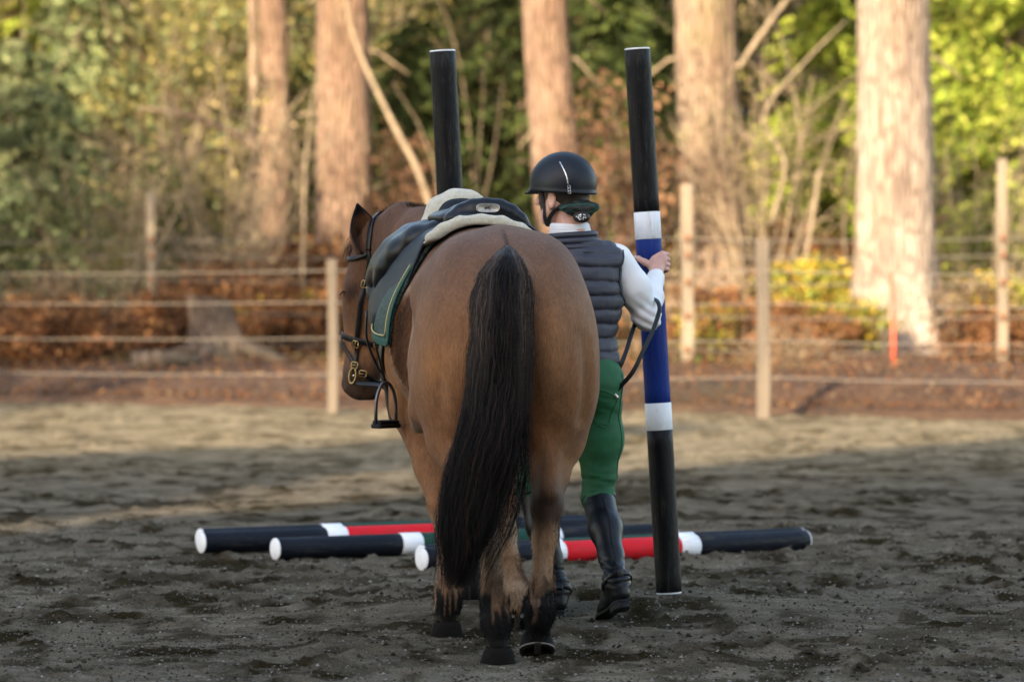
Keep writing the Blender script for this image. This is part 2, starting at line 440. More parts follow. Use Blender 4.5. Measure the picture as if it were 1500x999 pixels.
def _floor():
    t = NT('forest_floor'); o = t.mapping((1,1,1)); a = t.noise(3, 8, .75, o); b = t.noise(30, 6, .8, o); g = t.noise(.35, 4, .6, o)
    c = t.ramp(a, [(.25, (.030,.013,.006)), (.5, (.115,.055,.023)), (.75, (.23,.12,.05))])
    c = t.mix(1.0, c, t.ramp(b, [(.25, (.5,.5,.5)), (.75, (1.5,1.5,1.5))]), 'MULTIPLY')
    c = t.mix(t.ramp(g, [(.55, (0,0,0)), (.68, (.6,.6,.6))]), c, (.05,.05,.014))
    return t.fin(c, .95, t.bump(b, 1, .05))
M['floor'] = _floor()
def _bark(name, lo, hi, moss=(.16,.17,.06), mossamt=.25):
    t = NT(name); v = t.node("ShaderNodeTexVoronoi", feature='DISTANCE_TO_EDGE'); v.inputs['Scale'].default_value = 15
    nz = t.noise(6, 3); w = t.node("ShaderNodeVectorMath", operation='ADD'); mp = t.mapping((1,1,.14)); t.link(mp, w.inputs[0])
    sc = t.node("ShaderNodeVectorMath", operation='SCALE'); sc.inputs[3].default_value = .12
    cb = t.node("ShaderNodeTexNoise"); cb.inputs['Scale'].default_value = 5; t.link(mp, cb.inputs['Vector']); t.link(cb.outputs['Color'], sc.inputs[0]); t.link(sc.outputs[0], w.inputs[1])
    t.link(w.outputs[0], v.inputs['Vector'])
    n = t.noise(22, 8, .75, sc=(1,1,.2)); g = t.noise(1.3, 5, .65)
    c = t.mix(n, lo, hi)
    c = t.mix(1.0, c, t.ramp(v.outputs[0], [(0, (.38,.34,.31)), (.14, (1,1,1))]), 'MULTIPLY')
    c = t.mix(1.0, c, t.ramp(g, [(.3, (.78,.74,.70)), (.7, (1.15,1.12,1.05))]), 'MULTIPLY')
    c = t.mix(t.ramp(g, [(.52, (0,0,0)), (.7, (mossamt,)*3)]), c, moss)
    nm = t.bump(v.outputs[0], 1, .10); nm = t.bump(n, .8, .03, nm)
    dv = t.noise(.8, 5, .7, sc=(1,1,.45)); c = t.mix(1.0, c, t.ramp(dv, [(.32, (.60,.52,.46)), (.62, (1.12,1.12,1.1))]), 'MULTIPLY')  # broad darker patches: dappled shade and brown variation put into the bark colour
    return t.fin(c, .92, nm)
M['bark'] = _bark('fir_bark', (.19,.125,.085), (.52,.36,.26))
M['bark_pale'] = _bark('fir_bark_pale', (.32,.25,.19), (.72,.61,.51), mossamt=.14)
M['bark_moss'] = _bark('fir_bark_mossy', (.20,.135,.09), (.60,.47,.35), (.26,.27,.10), .6)
M['stump_wood'] = _bark('weathered_stump', (.10,.075,.055), (.27,.20,.145), (.14,.15,.06), .3)
M['twig'] = simple('twig_bark', (.27,.20,.12), .9, .35, 8, .5, 40)
M['twig_red'] = simple('twig_reddish', (.15,.09,.06), .9, .35, 8, .5, 40)
M['post'] = simple('shaded_grey_post', (.135,.105,.072), .85, .35, 9, .6, 50, sc=(1,1,.12), dist=.01)  # darker than the far posts: partial shade put into the colour
M['post_pale'] = simple('pale_post_wood', (.22,.17,.11), .85, .35, 9, .6, 50, sc=(1,1,.12), dist=.01)
M['post_cap'] = simple('post_cap', (.05,.05,.05), .6, .2)
M['wire'] = simple('fence_tape', (.145,.12,.09), .6, .15)
M['insulator'] = simple('orange_insulator', (.30,.12,.045), .5, .1)
M['red_stake'] = simple('red_stake', (.62,.10,.045), .6, .15)
def _leaf(name):
    t = NT(name); c = t.col()
    oi = t.node("ShaderNodeObjectInfo")
    c = t.mix(1.0, c, t.ramp(oi.outputs['Random'], [(0, (.85,.85,.85)), (1, (1.15,1.15,1.15))]), 'MULTIPLY')
    d = t.node("ShaderNodeBsdfTranslucent"); t.link(c, d.inputs[0]); t.link(c, t.b.inputs['Base Color']); t.b.inputs['Roughness'].default_value = .7
    t.b.inputs['Specular IOR Level'].default_value = .25
    mx = t.node("ShaderNodeMixShader"); mx.inputs[0].default_value = .3
    t.link(t.b.outputs[0], mx.inputs[1]); t.link(d.outputs[0], mx.inputs[2]); t.link(mx.outputs[0], t.out.inputs[0]); return t.m
M['leaf'] = _leaf('leaves')
t = NT('clod'); M['mane_flat'] = t.fin(t.col(), 1.0, None, Specular_IOR_Level=.05)
# ------------------------------------------------------------------ arena ground
def arena_z(x, y):
    h = .020*fbm(x*.9, y*.8, 0, 2)
    for (cx, cy, s, a) in ((.63, 16.95, .45, .062), (-.161, 16.75, .38, .052)):
        h = h + a*np.exp(-((x-cx)**2+(y-cy)**2)/(2*s*s))
    for (cx, cy, s) in FLAT:
        w = np.exp(-((x-cx)**2+(y-cy)**2)/(2*s*s)); h = h*(1-w)
    return h
FLAT = [(-.047, 14.66, .12), (-.236, 15.7, .15), (.35, 16.3, .12), (.17, 16.55, .15)]
EDGE_L, EDGE_R = 41.0, 36.8      # far arena edge at x = -5 and x = 5
def edge_y(x): return 38.9 - .42*np.clip(x, -14, 14) + .25*np.sin(np.clip(x, -30, 30)*1.3)
def arena():
    xs = np.concatenate([-np.geomspace(400, 5.5, 24), np.arange(-5.2, 5.2, .024), np.geomspace(5.5, 400, 24)])
    t = np.concatenate([-np.geomspace(200, 1, 14), np.linspace(0, 12.5, 16), 13 + np.cumsum(np.linspace(.016, .055, 700))])
    t = t[t < 38.0]; t = np.concatenate([t, [38.0]])
    X = np.tile(xs, (len(t), 1)); v = t[:, None]
    e = edge_y(X)+.10*fbm(X*2, 0*X, 1.5, 3)
    Y = np.where(v > 24, 24+(v-24)/(38.0-24)*(e-24), v)
    near = (np.abs(X) < 6) & (Y > 12.8)
    Z = arena_z(X, Y)
    a = fbm(X*3.4, Y*2.6, .3, 5); b = fbm(X*11, Y*9, 2.2, 4); m = sstep(-.15, .45, fbm(X*1.7, Y*1.5, 4.4, 3))
    ridge = 1-np.abs(fbm(X*4.6+3, Y*3.8, 7.7, 4))*2.4
    pit = sstep(.12, .5, a)
    fl = 1.0
    for (cx, cy, s) in FLAT: fl = fl*(1-.8*np.exp(-((X-cx)**2+(Y-cy)**2)/(2*s*s)))
    D = (.013*a + .030*m*np.clip(b, -.5, .8)*.6 + .018*m*np.clip(ridge, -.3, 1) - .030*pit*(.35+m))*fl
    cl = np.clip(fbm(X*17, Y*15, 8.8, 3)-.12, 0, .5)*sstep(-.1, .5, m+a); D += .055*cl*fl + .005*fbm(X*42, Y*38, 3.3, 3)
    Z = Z + np.where(near, D, 0)
    # hoof prints: a shallow bowl with a pushed-up rim
    g = np.random.default_rng(77); prt = np.zeros_like(Z); ym = Y[:, len(xs)//2]
    hp = [(g.uniform(-2.9, 2.9), 13.9+g.random()**1.3*12) for _ in range(150)]
    for cx, cy in hp:
        if any((cx-a_)**2+(cy-b_)**2 < .05 for a_, b_, _ in FLAT): continue
        i0, i1 = np.searchsorted(ym, (cy-.22, cy+.22)); j0, j1 = np.searchsorted(xs, (cx-.18, cx+.18))
        if i1 <= i0 or j1 <= j0: continue
        rr = np.hypot((X[i0:i1, j0:j1]-cx)/.062, (Y[i0:i1, j0:j1]-cy)/.075); dep = g.uniform(.018, .036)
        wob = 1+.15*fbm(X[i0:i1, j0:j1]*20, Y[i0:i1, j0:j1]*20, cx, 2)
        prt[i0:i1, j0:j1] += -dep*sstep(1.15, .55, rr*wob)+dep*.55*np.exp(-((rr*wob-1.35)/.28)**2)
    Z = Z+prt
    # colour: pale dry sand, dark damp sand where the surface is dug up
    damp = np.clip(sstep(.0, .35, a)*.6 + m*.25 + sstep(.08, .35, fbm(X*6.5, Y*3.6, 9.1, 4))*.75 + sstep(.1, .5, fbm(X*.9, Y*2.2, 6.6, 4))*.4 + np.clip(-prt*30, 0, .8), 0, 1)[..., None]
    dry = np.array([.148,.125,.092]); wet = np.array([.028,.022,.012])
    far = sstep(24, 34, Y)[..., None]  # far sand painted paler: extra sunlit brightness put into the colour
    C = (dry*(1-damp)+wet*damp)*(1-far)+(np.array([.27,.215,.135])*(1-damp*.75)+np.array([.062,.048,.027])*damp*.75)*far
    global GROUND_Z
    def GROUND_Z(x, y):
        yi = np.clip(np.interp(y, Y[:, len(xs)//2], np.arange(len(t))), 0, len(t)-1).round().astype(int); xi = np.clip(np.interp(x, xs, np.arange(len(xs))), 0, len(xs)-1).round().astype(int); return Z[yi, xi]
    n, k = X.shape; V = np.stack([X, Y, Z], -1).reshape(-1, 3)
    i = np.arange(n-1)[:, None]*k; j = np.arange(k-1)[None]
    Q = np.stack([i+j, i+j+1, i+k+j+1, i+k+j], -1).reshape(-1, 4)
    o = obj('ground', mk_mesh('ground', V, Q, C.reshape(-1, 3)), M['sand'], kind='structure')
    o["label"] = "dark trampled sand of the riding arena"
arena()

def floor_z(x, y):
    d = y-edge_y(x)
    return .04+.26*sstep(0, 1.6, d)*(.75+.35*vnoise(np.asarray(x)*.5, 3.1, 0)) + 1.1*sstep(12, 25, d) + .09*np.clip(d-24, 0, 300) + .06*fbm(np.asarray(x)*.6, np.asarray(y)*.5, 1, 3)*sstep(0, 2, d)
def forest_floor():
    xs = np.concatenate([-np.geomspace(400, 15, 22), np.linspace(-14, 14, 220), np.geomspace(15, 400, 22)])
    t = np.concatenate([np.linspace(-.5, 24, 150), np.geomspace(25, 300, 20)])
    X = np.tile(xs, (len(t), 1)); Y = edge_y(X)+t[:, None]
    Z = floor_z(X, Y)+np.where(t[:, None] < .05, -.12, 0)+.03*fbm(X*3, Y*3, 5, 4)
    n, k = X.shape; V = np.stack([X, Y, Z], -1).reshape(-1, 3)
    i = np.arange(n-1)[:, None]*k; j = np.arange(k-1)[None]
    Q = np.stack([i+j, i+j+1, i+k+j+1, i+k+j], -1).reshape(-1, 4)
    obj('forest_floor', mk_mesh('forest_floor', V, Q), M['floor'], kind='structure')
forest_floor()

# ------------------------------------------------------------------ poles
def cyl(r, z0, z1, sides=48, bev=.003):
    zs = [z0, z0+bev, z1-bev, z1]; rs = [r-bev, r, r, r-bev]
    n = max(2, int((z1-z0)/.05)); mz = list(np.linspace(z0+bev, z1-bev, n)); zs = [z0]+mz+[z1]; rs = [r-bev]+[r]*n+[r-bev]
    return tube([(0,0,z) for z in zs], rs, sides)
PR, PL = .0515, 2.17
def make_pole(name, label, cat, colour, dark, group, caps=True):
    t = thing(name, label, cat, group=group)
    segs = [(0, .30, dark), (.30, .35, 'pole_white'), (.35, .65, colour), (.65, .70, 'pole_white'), (.70, 1, dark)]
    for k, (a, b, m) in enumerate(segs):
        r = PR+(.0012 if 'white' in m else 0)
        V, Q, T = cyl(r, a*PL+.006*(a == 0), b*PL-.006*(b == 1), bev=.0012)
        nm = 'white_band' if 'white' in m else 'painted_section'
        mb = MB(); mb.add(V, Q, T); obj(nm, mb.mesh(nm), M[m], t)
    for z0, z1 in ((0, .008), (PL-.008, PL)):
        V, Q, T = cyl(PR-.001, z0, z1, bev=.0015); mb = MB(); mb.add(V, Q, T); obj('end_cap', mb.mesh('end_cap'), M['pole_white'], t)
    return t
def aim(o, a, b):
    a, b = Vector(a), Vector(b); o.location = a; o.rotation_euler = (b-a).to_track_quat('Z', 'X').to_euler()
sp1 = make_pole('standing_pole', 'upright black pole with a blue middle between two white bands, gripped by the rider', 'pole', 'pole_blue', 'pole_black', 'upright striped poles')
zR = float(arena_z(np.array(.63), np.array(16.95)))
aim(sp1, (.625, 16.95, zR-.004), (.497, 16.97, 2.235))
sp2 = copy_tree(sp1); sp2["label"] = 'upright black pole standing behind the saddle, its lower half hidden by the horse'
aim(sp2, (-.161, 16.75, .045), (-.273, 16.77, 2.215))
gp = [((-1.47, 20.12), (.40, 21.16), 'pole_red', 'red pole on the sand with the leftmost round white end cap'),
      ((-1.49, 20.34), (.37, 21.44), 'pole_green', 'green pole on the sand lying just behind the leftmost red pole'),
      ((-1.095, 19.66), (.76, 20.73), 'pole_green', 'nearest green pole on the sand, white end cap second from the left'),
      ((-.405, 19.0), (1.40, 20.22), 'pole_red', 'nearest red pole on the sand, reaching farthest right beyond the rider'),
      ((-.41, 19.2), (1.38, 20.42), 'pole_green', 'green pole on the sand hidden behind the nearest red pole')]
first = {}
for (a, b, c, lab) in gp:
    if c in first: o = copy_tree(first[c])
    else: o = first[c] = make_pole('ground_pole', lab, 'pole', c, 'pole_navy', 'striped poles lying on the sand')
    o["label"] = lab
    da = Vector((b[0]-a[0], b[1]-a[1])).normalized()*PL
    aim(o, (a[0], a[1], PR+.004), (a[0]+da.x, a[1]+da.y, PR+.006))

# ------------------------------------------------------------------ fences
def post_mesh(h, w):
    mb = MB(); n = 14; zs = np.linspace(-.3, h, n)
    prof = [(-1,-.8),(-.8,-1),(.8,-1),(1,-.8),(1,.8),(.8,1),(-.8,1),(-1,.8)]
    V = []
    for z in zs:
        j = w/2*(1+.06*math.sin(z*5)+.02*random.uniform(-1,1)); V += [(x*j+.006*math.sin(z*3), y*j, z) for x, y in prof]
    k = len(prof); i = np.arange(n-1)[:, None]*k; j = np.arange(k)[None]
    Q = np.stack([i+j, i+(j+1) % k, i+k+(j+1) % k, i+k+j], -1).reshape(-1, 4)
    T = [((n-1)*k, (n-1)*k+q, (n-1)*k+q+1) for q in range(1, k-1)]
    mb.add(V, Q, T); return mb.mesh('post', smooth=False)
def fence(label, posts, zs, wireends, ins):
    """posts: (px, topY px, distance, width)"""
    t = thing('wire_fence', label, 'fence', (posts[0][0], posts[0][1], 0))
    off = Vector(t.location)
    for (x, y, zt, w) in posts:
        zb = float(floor_z(np.array(x), np.array(y))) if y > float(edge_y(np.array(x))) else 0
        p = obj('post', post_mesh(zt-zb, w), M['post_pale' if ins else 'post'], t, Vector((x, y, zb))-off)
        for k, z in enumerate(zs):
            if z < zt-.05 and ins:
                V, Q, T = box((0,-w/2-.02,z-zb), (.05,.04,.07)); mb = MB(); mb.add(V, Q, T); obj('insulator', mb.mesh('insulator'), M['insulator'], p)
    for z in zs:
        path = [wireends[0]]+[(x, y) for x, y, *_ in posts]+[wireends[1]]; pts = []
        for (a, b) in zip(path[:-1], path[1:]):
            for u in np.linspace(0, 1, 12, endpoint=False):
                pts.append((a[0]+(b[0]-a[0])*u-off.x, a[1]+(b[1]-a[1])*u-off.y-.06, z-.03*4*u*(1-u)+random.uniform(-.004,.004)))
        V, Q, T = ribbon(pts, (0,-1,0), .009, .004); mb = MB(); mb.add(V, Q, T); obj('wire', mb.mesh('wire'), M['wire'], t)
def at(px, Y): return (px-750)/FPX*Y
fr = [(at(-330, 40.5), 40.5, 1.44, .085), (at(487, 38.2), 38.2, 1.38, .088), (at(1118, 37.1), 37.1, 1.55, .112), (at(1800, 36), 36, 1.5, .1)]
fence('near wire fence along the sand with short grey posts', fr, [.36, .68, 1.0, 1.28], ((-30, 44), (30, 31)), False)
bk = [(at(-520, 53), 53, 2.3, .1), (at(222, 50), 50, 2.18, .095), (at(1007, 45.5), 45.5, 2.18, .125), (at(1468, 44.5), 44.5, 2.42, .10), (at(2200, 43), 43, 2.3, .1)]
fence('far wire fence with tall posts and orange insulators in front of the trees', bk, [.42, .78, 1.14, 1.42, 1.60], ((-34, 58), (36, 40)), True)
st = thing('marker_stake', 'thin red stake by the fence in front of the palest trunk', 'stake', (at(1309, 43), 43, float(floor_z(np.array(at(1309, 43)), np.array(43.)))))
V, Q, T = tube([(0,0,-.2),(0,0,.4),(-.02,0,.95)], [.022,.022,.020], 8); mb = MB(); mb.add(V, Q, T); obj('rod', mb.mesh('rod'), M['red_stake'], st)
V, Q, T = tube([(-.02,0,.95),(-.02,0,.975)], [.026,.018], 8); mb = MB(); mb.add(V, Q, T); obj('tip', mb.mesh('tip'), M['red_stake'], st)

# ------------------------------------------------------------------ trees
def trunk_mesh(h, r0, r1, flare=.5, lean=(0,0), lumps=.10, seed=0, na=72, nz=90, roots=5, zb=-.5):
    a = np.linspace(0, 2*np.pi, na, endpoint=False)[None]; z = (zb+(h-zb)*np.linspace(0, 1, nz)**1.5)[:, None]
    t = np.clip(z/h, 0, 1); r = r0+(r1-r0)*t + r0*flare*np.exp(-np.clip(z, 0, 99)/.45)*(.6+.4*np.cos(a*roots+seed)+.25*np.cos(a*3+seed*2))
    r = r*(1+lumps*fbm(np.cos(a)*1.4+seed, np.sin(a)*1.4, z*.5, 3)) + .020*np.abs(fbm(np.cos(a)*6+seed, np.sin(a)*6, z*1.1, 3))
    X = r*np.cos(a)+lean[0]*z+.05*np.sin(z*.5+seed); Y = r*np.sin(a)+lean[1]*z; Z = z+0*a
    V = np.stack([X, Y, Z], -1).reshape(-1, 3); i = np.arange(nz-1)[:, None]*na; j = np.arange(na)[None]
    Q = np.stack([i+j, i+(j+1) % na, i+na+(j+1) % na, i+na+j], -1).reshape(-1, 4)
    return V, Q
def leaf_cloud(cent, size, cols, normals=None, droop=.0, seed=0, aspect=.55, quad=True):
    """cent (n,3), one small bent leaf (two quads folded) per centre"""
    g = np.random.default_rng(seed); n = len(cent)
    d = g.normal(size=(n,3)); d[:, 2] -= droop; d /= np.linalg.norm(d, axis=1)[:, None]
    u = g.normal(size=(n,3)); u -= d*(u*d).sum(1)[:, None]; u /= np.linalg.norm(u, axis=1)[:, None]
    s = (np.asarray(size)*(.6+.8*g.random(n)))[:, None]; w = s*aspect; nn = np.cross(d, u)
    V = np.stack([cent-d*s*.5, cent+u*w*.5+nn*s*.08, cent+d*s*.5, cent-u*w*.5+nn*s*.08], 1).reshape(-1, 3)
    Q = np.arange(4*n).reshape(n, 4); C = np.repeat(cols*(.55+.9*g.random((n,1))), 4, 0)
    return V, Q, C
def pal(g, n, colors, w):
    c = np.array(colors)[g.choice(len(colors), n, p=np.array(w)/sum(w))]; return c*(.85+.3*g.random((n,1)))
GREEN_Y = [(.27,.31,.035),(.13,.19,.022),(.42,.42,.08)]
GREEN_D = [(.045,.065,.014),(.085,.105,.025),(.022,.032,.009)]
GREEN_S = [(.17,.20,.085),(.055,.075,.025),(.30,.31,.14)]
OLIVE = [(.18,.16,.045),(.08,.08,.022),(.33,.27,.09)]
RUST = [(.19,.075,.026),(.12,.05,.02),(.30,.15,.055),(.07,.035,.016)]
YEL = [(.42,.29,.03),(.26,.24,.04),(.15,.17,.03)]
DRY = [(.24,.165,.09),(.14,.095,.052),(.34,.25,.145)]
def clumps(g, nc, per, ext, clump_r, shape='ell', lo=0.0):
    """leaf centres in clumps spread through an ellipsoid volume"""
    c = g.normal(size=(nc*3, 3)); c /= np.linalg.norm(c, axis=1)[:, None]; c *= (g.random((nc*3,1)))**.42
    c = c[:nc]*np.array(ext)
    p = np.repeat(c, per, 0)+g.normal(size=(nc*per,3))*clump_r*np.array([1,1,.55])
    return p
def sprays(g, n_b, L, per, ext, tilt=-.25):
    """conifer sprays: drooping flat fronds around a centre axis"""
    out = []; az = g.random(n_b)*6.283; z = (g.random(n_b)*2-1)*ext[2]; rr = (1-.6*np.abs(z/ext[2]))
    for i in range(n_b):
        d = np.array([math.cos(az[i]), math.sin(az[i]), tilt+g.normal()*.12]); s = np.cross(d, (0,0,1)); l = L*rr[i]*(.6+.6*g.random())
        t = g.random((per,1))**.7; w = (1-t)*.33*l
        p = d*t*l + s*(g.random((per,1))*2-1)*w + np.array([0,0,1])*(-.16*(t*l)**2-.03*g.random((per,1))) + (0,0,z[i])
        out.append(p*np.array([ext[0], ext[1], 1]))
    return np.concatenate(out)
def stems(g, n, h, spread, r=.02, curve=.3, branch=4):
    mb = MB()
    for i in range(n):
        a = g.random()*6.283; d = np.array([math.cos(a), math.sin(a)])*spread*(.3+g.random()); hh = h*(.6+.5*g.random())
        pts = [np.array([d[0]*t+curve*.3*math.sin(t*4+a)*.3, d[1]*t*.8, -.1+hh*t-.12*hh*t*t*curve]) for t in np.linspace(0, 1, 8)]
        rr = r*(.6+.8*g.random()); V, Q, T = tube(pts, np.linspace(rr, rr*.35, 8), 5); mb.add(V, Q, T)
        for b in range(branch):
            k = g.integers(2, 7); q = pts[k]; v = g.normal(size=3)*.25*hh*np.array([1,.8,.5])+np.array([0,0,.22*hh])
            V, Q, T = tube([q, q+v*.5+(0,0,.02), q+v+(0,0,-.03)], [rr*.45, rr*.32, rr*.15], 4); mb.add(V, Q, T)
    return mb
_bm = {}
def bush_meshes(kind):
    if kind in _bm: return _bm[kind]
    g = np.random.default_rng(abs(hash(kind)) % 1000 if False else sum(map(ord, kind))); mb = MB()
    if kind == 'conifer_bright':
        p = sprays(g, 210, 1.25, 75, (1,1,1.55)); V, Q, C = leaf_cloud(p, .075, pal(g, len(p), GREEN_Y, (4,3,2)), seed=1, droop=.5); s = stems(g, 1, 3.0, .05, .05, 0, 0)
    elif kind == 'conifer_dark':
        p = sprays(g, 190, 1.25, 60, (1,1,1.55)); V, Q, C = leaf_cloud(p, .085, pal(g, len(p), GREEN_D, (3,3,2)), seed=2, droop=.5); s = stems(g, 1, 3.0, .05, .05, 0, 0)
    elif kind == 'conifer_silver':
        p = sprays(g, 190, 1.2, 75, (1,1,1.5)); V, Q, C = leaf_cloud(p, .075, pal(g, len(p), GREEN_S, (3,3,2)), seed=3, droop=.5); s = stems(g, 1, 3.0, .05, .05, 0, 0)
    elif kind == 'olive_shrub':
        p = clumps(g, 130, 55, (1.25,1.0,1.6), .16); V, Q, C = leaf_cloud(p, .07, pal(g, len(p), OLIVE+GREEN_S[:1], (3,3,2,2)), seed=4); s = stems(g, 9, 3.2, .9, .022, .3, 7)
    elif kind == 'bare_shrub':
        p = clumps(g, 60, 14, (1.3,1.0,1.5), .2); V, Q, C = leaf_cloud(p, .06, pal(g, len(p), OLIVE+DRY, (2,1,2,2,2,1)), seed=5); s = stems(g, 17, 3.1, 1.25, .017, .5, 7)
    elif kind == 'bracken':
        p = np.concatenate([clumps(g, 75, 50, (1.0,.6,.42), .13)]); V, Q, C = leaf_cloud(p, .085, pal(g, len(p), RUST, (4,3,3,2)), seed=6, droop=.2); s = stems(g, 16, .8, .9, .010, .8, 2)
    elif kind == 'yellow_shrub':
        p = clumps(g, 55, 45, (.9,.6,.45), .13); V, Q, C = leaf_cloud(p, .095, pal(g, len(p), YEL+RUST[:1], (3,3,3,1)), seed=7); s = stems(g, 9, .9, .7, .010, .6, 2)
    elif kind == 'dry_brush':
        p = clumps(g, 60, 30, (1.1,.6,.55), .16); V, Q, C = leaf_cloud(p, .07, pal(g, len(p), DRY+RUST[:1], (3,3,2,2)), seed=8); s = stems(g, 26, 1.2, 1.1, .010, .8, 3)
    elif kind == 'brown_leaf_tree':
        p = clumps(g, 90, 26, (.9,.8,1.6), .14); V, Q, C = leaf_cloud(p, .10, pal(g, len(p), [(.24,.125,.065),(.13,.07,.035),(.08,.055,.03)], (3,3,2)), seed=9, droop=.6); s = stems(g, 5, 3.2, .6, .022, .3, 8)
    zc = {'bracken': .42, 'yellow_shrub': .45, 'dry_brush': .5}.get(kind, 1.6)
    cn = fbm(V[:,0]*1.7+3, V[:,1]*1.7, V[:,2]*1.5, 3); C = C*np.clip(1+1.5*cn, .25, 2.2)[:, None]
    V = V+np.array([0,0,zc]); m = MB(); m.add(V, Q, None, C)
    _bm[kind] = (s.mesh('stems'), m.mesh('foliage', smooth=False)); return _bm[kind]
def bush(kind, name, label, cat, px, Y, sc=1.0, rot=None, dz=0.0, group=None):
    x = at(px, Y); z = float(floor_z(np.array(x), np.array(float(Y))))+dz
    t = thing(name, label, cat, (x, Y, z), random.uniform(0, 6.28) if rot is None else rot, group)
    sm, fm = bush_meshes(kind); t.scale = (sc,)*3 if np.isscalar(sc) else sc
    obj('stem', sm, M['twig'] if 'shrub' in kind or 'brush' in kind else M['twig_red'], t); obj('foliage', fm, M['leaf'], t)
    return t
_cr = {}
def crown_mesh(seed, h, r, size, n, colors, bottom=0.0):
    g = np.random.default_rng(seed); z = g.random(n)**.85; az = g.random(n)*6.283
    rad = r*(1-z)**.8*(.35+.65*g.random(n)**.5)*(1+.25*np.sin(az*5+z*22)); 
    p = np.stack([rad*np.cos(az), rad*np.sin(az), bottom+z*h-.22*rad], 1)
    V, Q, C = leaf_cloud(p, size, pal(g, n, colors, (1,)*len(colors)), seed=seed, droop=.6, aspect=.7)
    m = MB(); m.add(V, Q, None, C); return m.mesh('crown', smooth=False)
_c1 = crown_mesh(5, 14, 3.6, .55, 2600, GREEN_D)
def tree(name, label, px0, px1, Y, width, h=17, mat='bark', lean=(0,0), flare=.5, seed=0, group=None, roots=5, basez=None, crown=True, na=72):
    """px0: trunk centre at photograph row 0, px1 at row 377"""
    x1 = at(px1, Y); x0 = at(px0, Y); zz = CAM_H+377/FPX*Y; lx = (x0-x1)/(zz-CAM_H)
    zb = float(floor_z(np.array(x1), np.array(float(Y)))) if basez is None else basez
    xb = x1-lx*(CAM_H-zb)
    t = thing(name, label, 'tree', (xb, Y, zb), group=group)
    V, Q = trunk_mesh(h, width/2*1.05, width/2*.62, flare, (lx, lean[1]), seed=seed, roots=roots, na=na)
    obj('trunk', mk_mesh('trunk', V, Q), M[mat], t)
    g = random.Random(seed+50)
    if crown:
        o = obj('crown', _c1, M['leaf'], t, (lx*8, 0, 8.5)); 
        for k in range(13):
            z = 7.5+k*.8 if k < 9 else 1.6+(k-9)*.95; sb = k >= 9; a = g.uniform(0, 6.28); L = g.uniform(.35, .75)+width*.5 if sb else g.uniform(1.6, 3); d = np.array([math.cos(a), math.sin(a)*(.4 if sb else 1), g.uniform(-.5, .3) if sb else -.15])
            p0 = np.array([lx*z, 0, z]); V, Q, T = tube([p0, p0+d*L*.5, p0+d*L+(0,0,-.3)], [.028,.022,.012] if sb else [.06,.04,.015], 6); mb = MB(); mb.add(V, Q, T); obj('limb', mb.mesh('limb'), M['twig'], t)
    return t
tree('fir_tree', 'slender fir trunk farthest left, narrow with sunlit flecks', 400, 397, 60, .40, seed=1, flare=.45)
tree('fir_tree', 'thick brown fir trunk rising behind the horse\'s ear', 507, 500, 58, .76, seed=2, flare=.35)
tree('fir_tree', 'leaning pale brown fir trunk above the helmet', 802, 826, 55, .60, seed=3, flare=.3)
tree('fir_tree', 'broad pinkish mossy fir trunk just right of the upright blue banded pole', 1034, 1052, 54, .80, mat='bark_moss', seed=4, flare=.6)
tree('fir_tree', 'palest and thickest fir trunk at right, roots flaring behind the fence', 1304, 1318, 49, .86, mat='bark_pale', seed=5, flare=.95, roots=4)
tree('young_tree', 'thin pale stem close to the left side of the leftmost fir trunk', 366, 368, 57, .13, mat='bark_moss', seed=6, h=9, crown=False, na=24)
tree('young_tree', 'thin tan stem in the foliage between the two right fir trunks', 1166, 1172, 66, .26, seed=8, h=9, crown=False, na=24)
tree('young_tree', 'dark thin trunk among foliage left of the slender fir', 345, 350, 68, .14, seed=9, h=9, crown=False, na=24)
# more trunks outside the frame on both sides, so the wood goes on
for k, (x, Y, w) in enumerate([(9.5, 53, .7), (12, 47, .8), (15, 56, .7), (-17, 50, .8)]):
    z = float(floor_z(np.array(float(x)), np.array(float(Y))))
    tree('fir_tree', ('fir trunk beyond the left edge of the picture', 'fir trunk beyond the right edge of the picture')[x > 0], 750+x/Y*FPX, 750+x/Y*FPX, Y, w, seed=20+k, group='fir trees outside the frame')
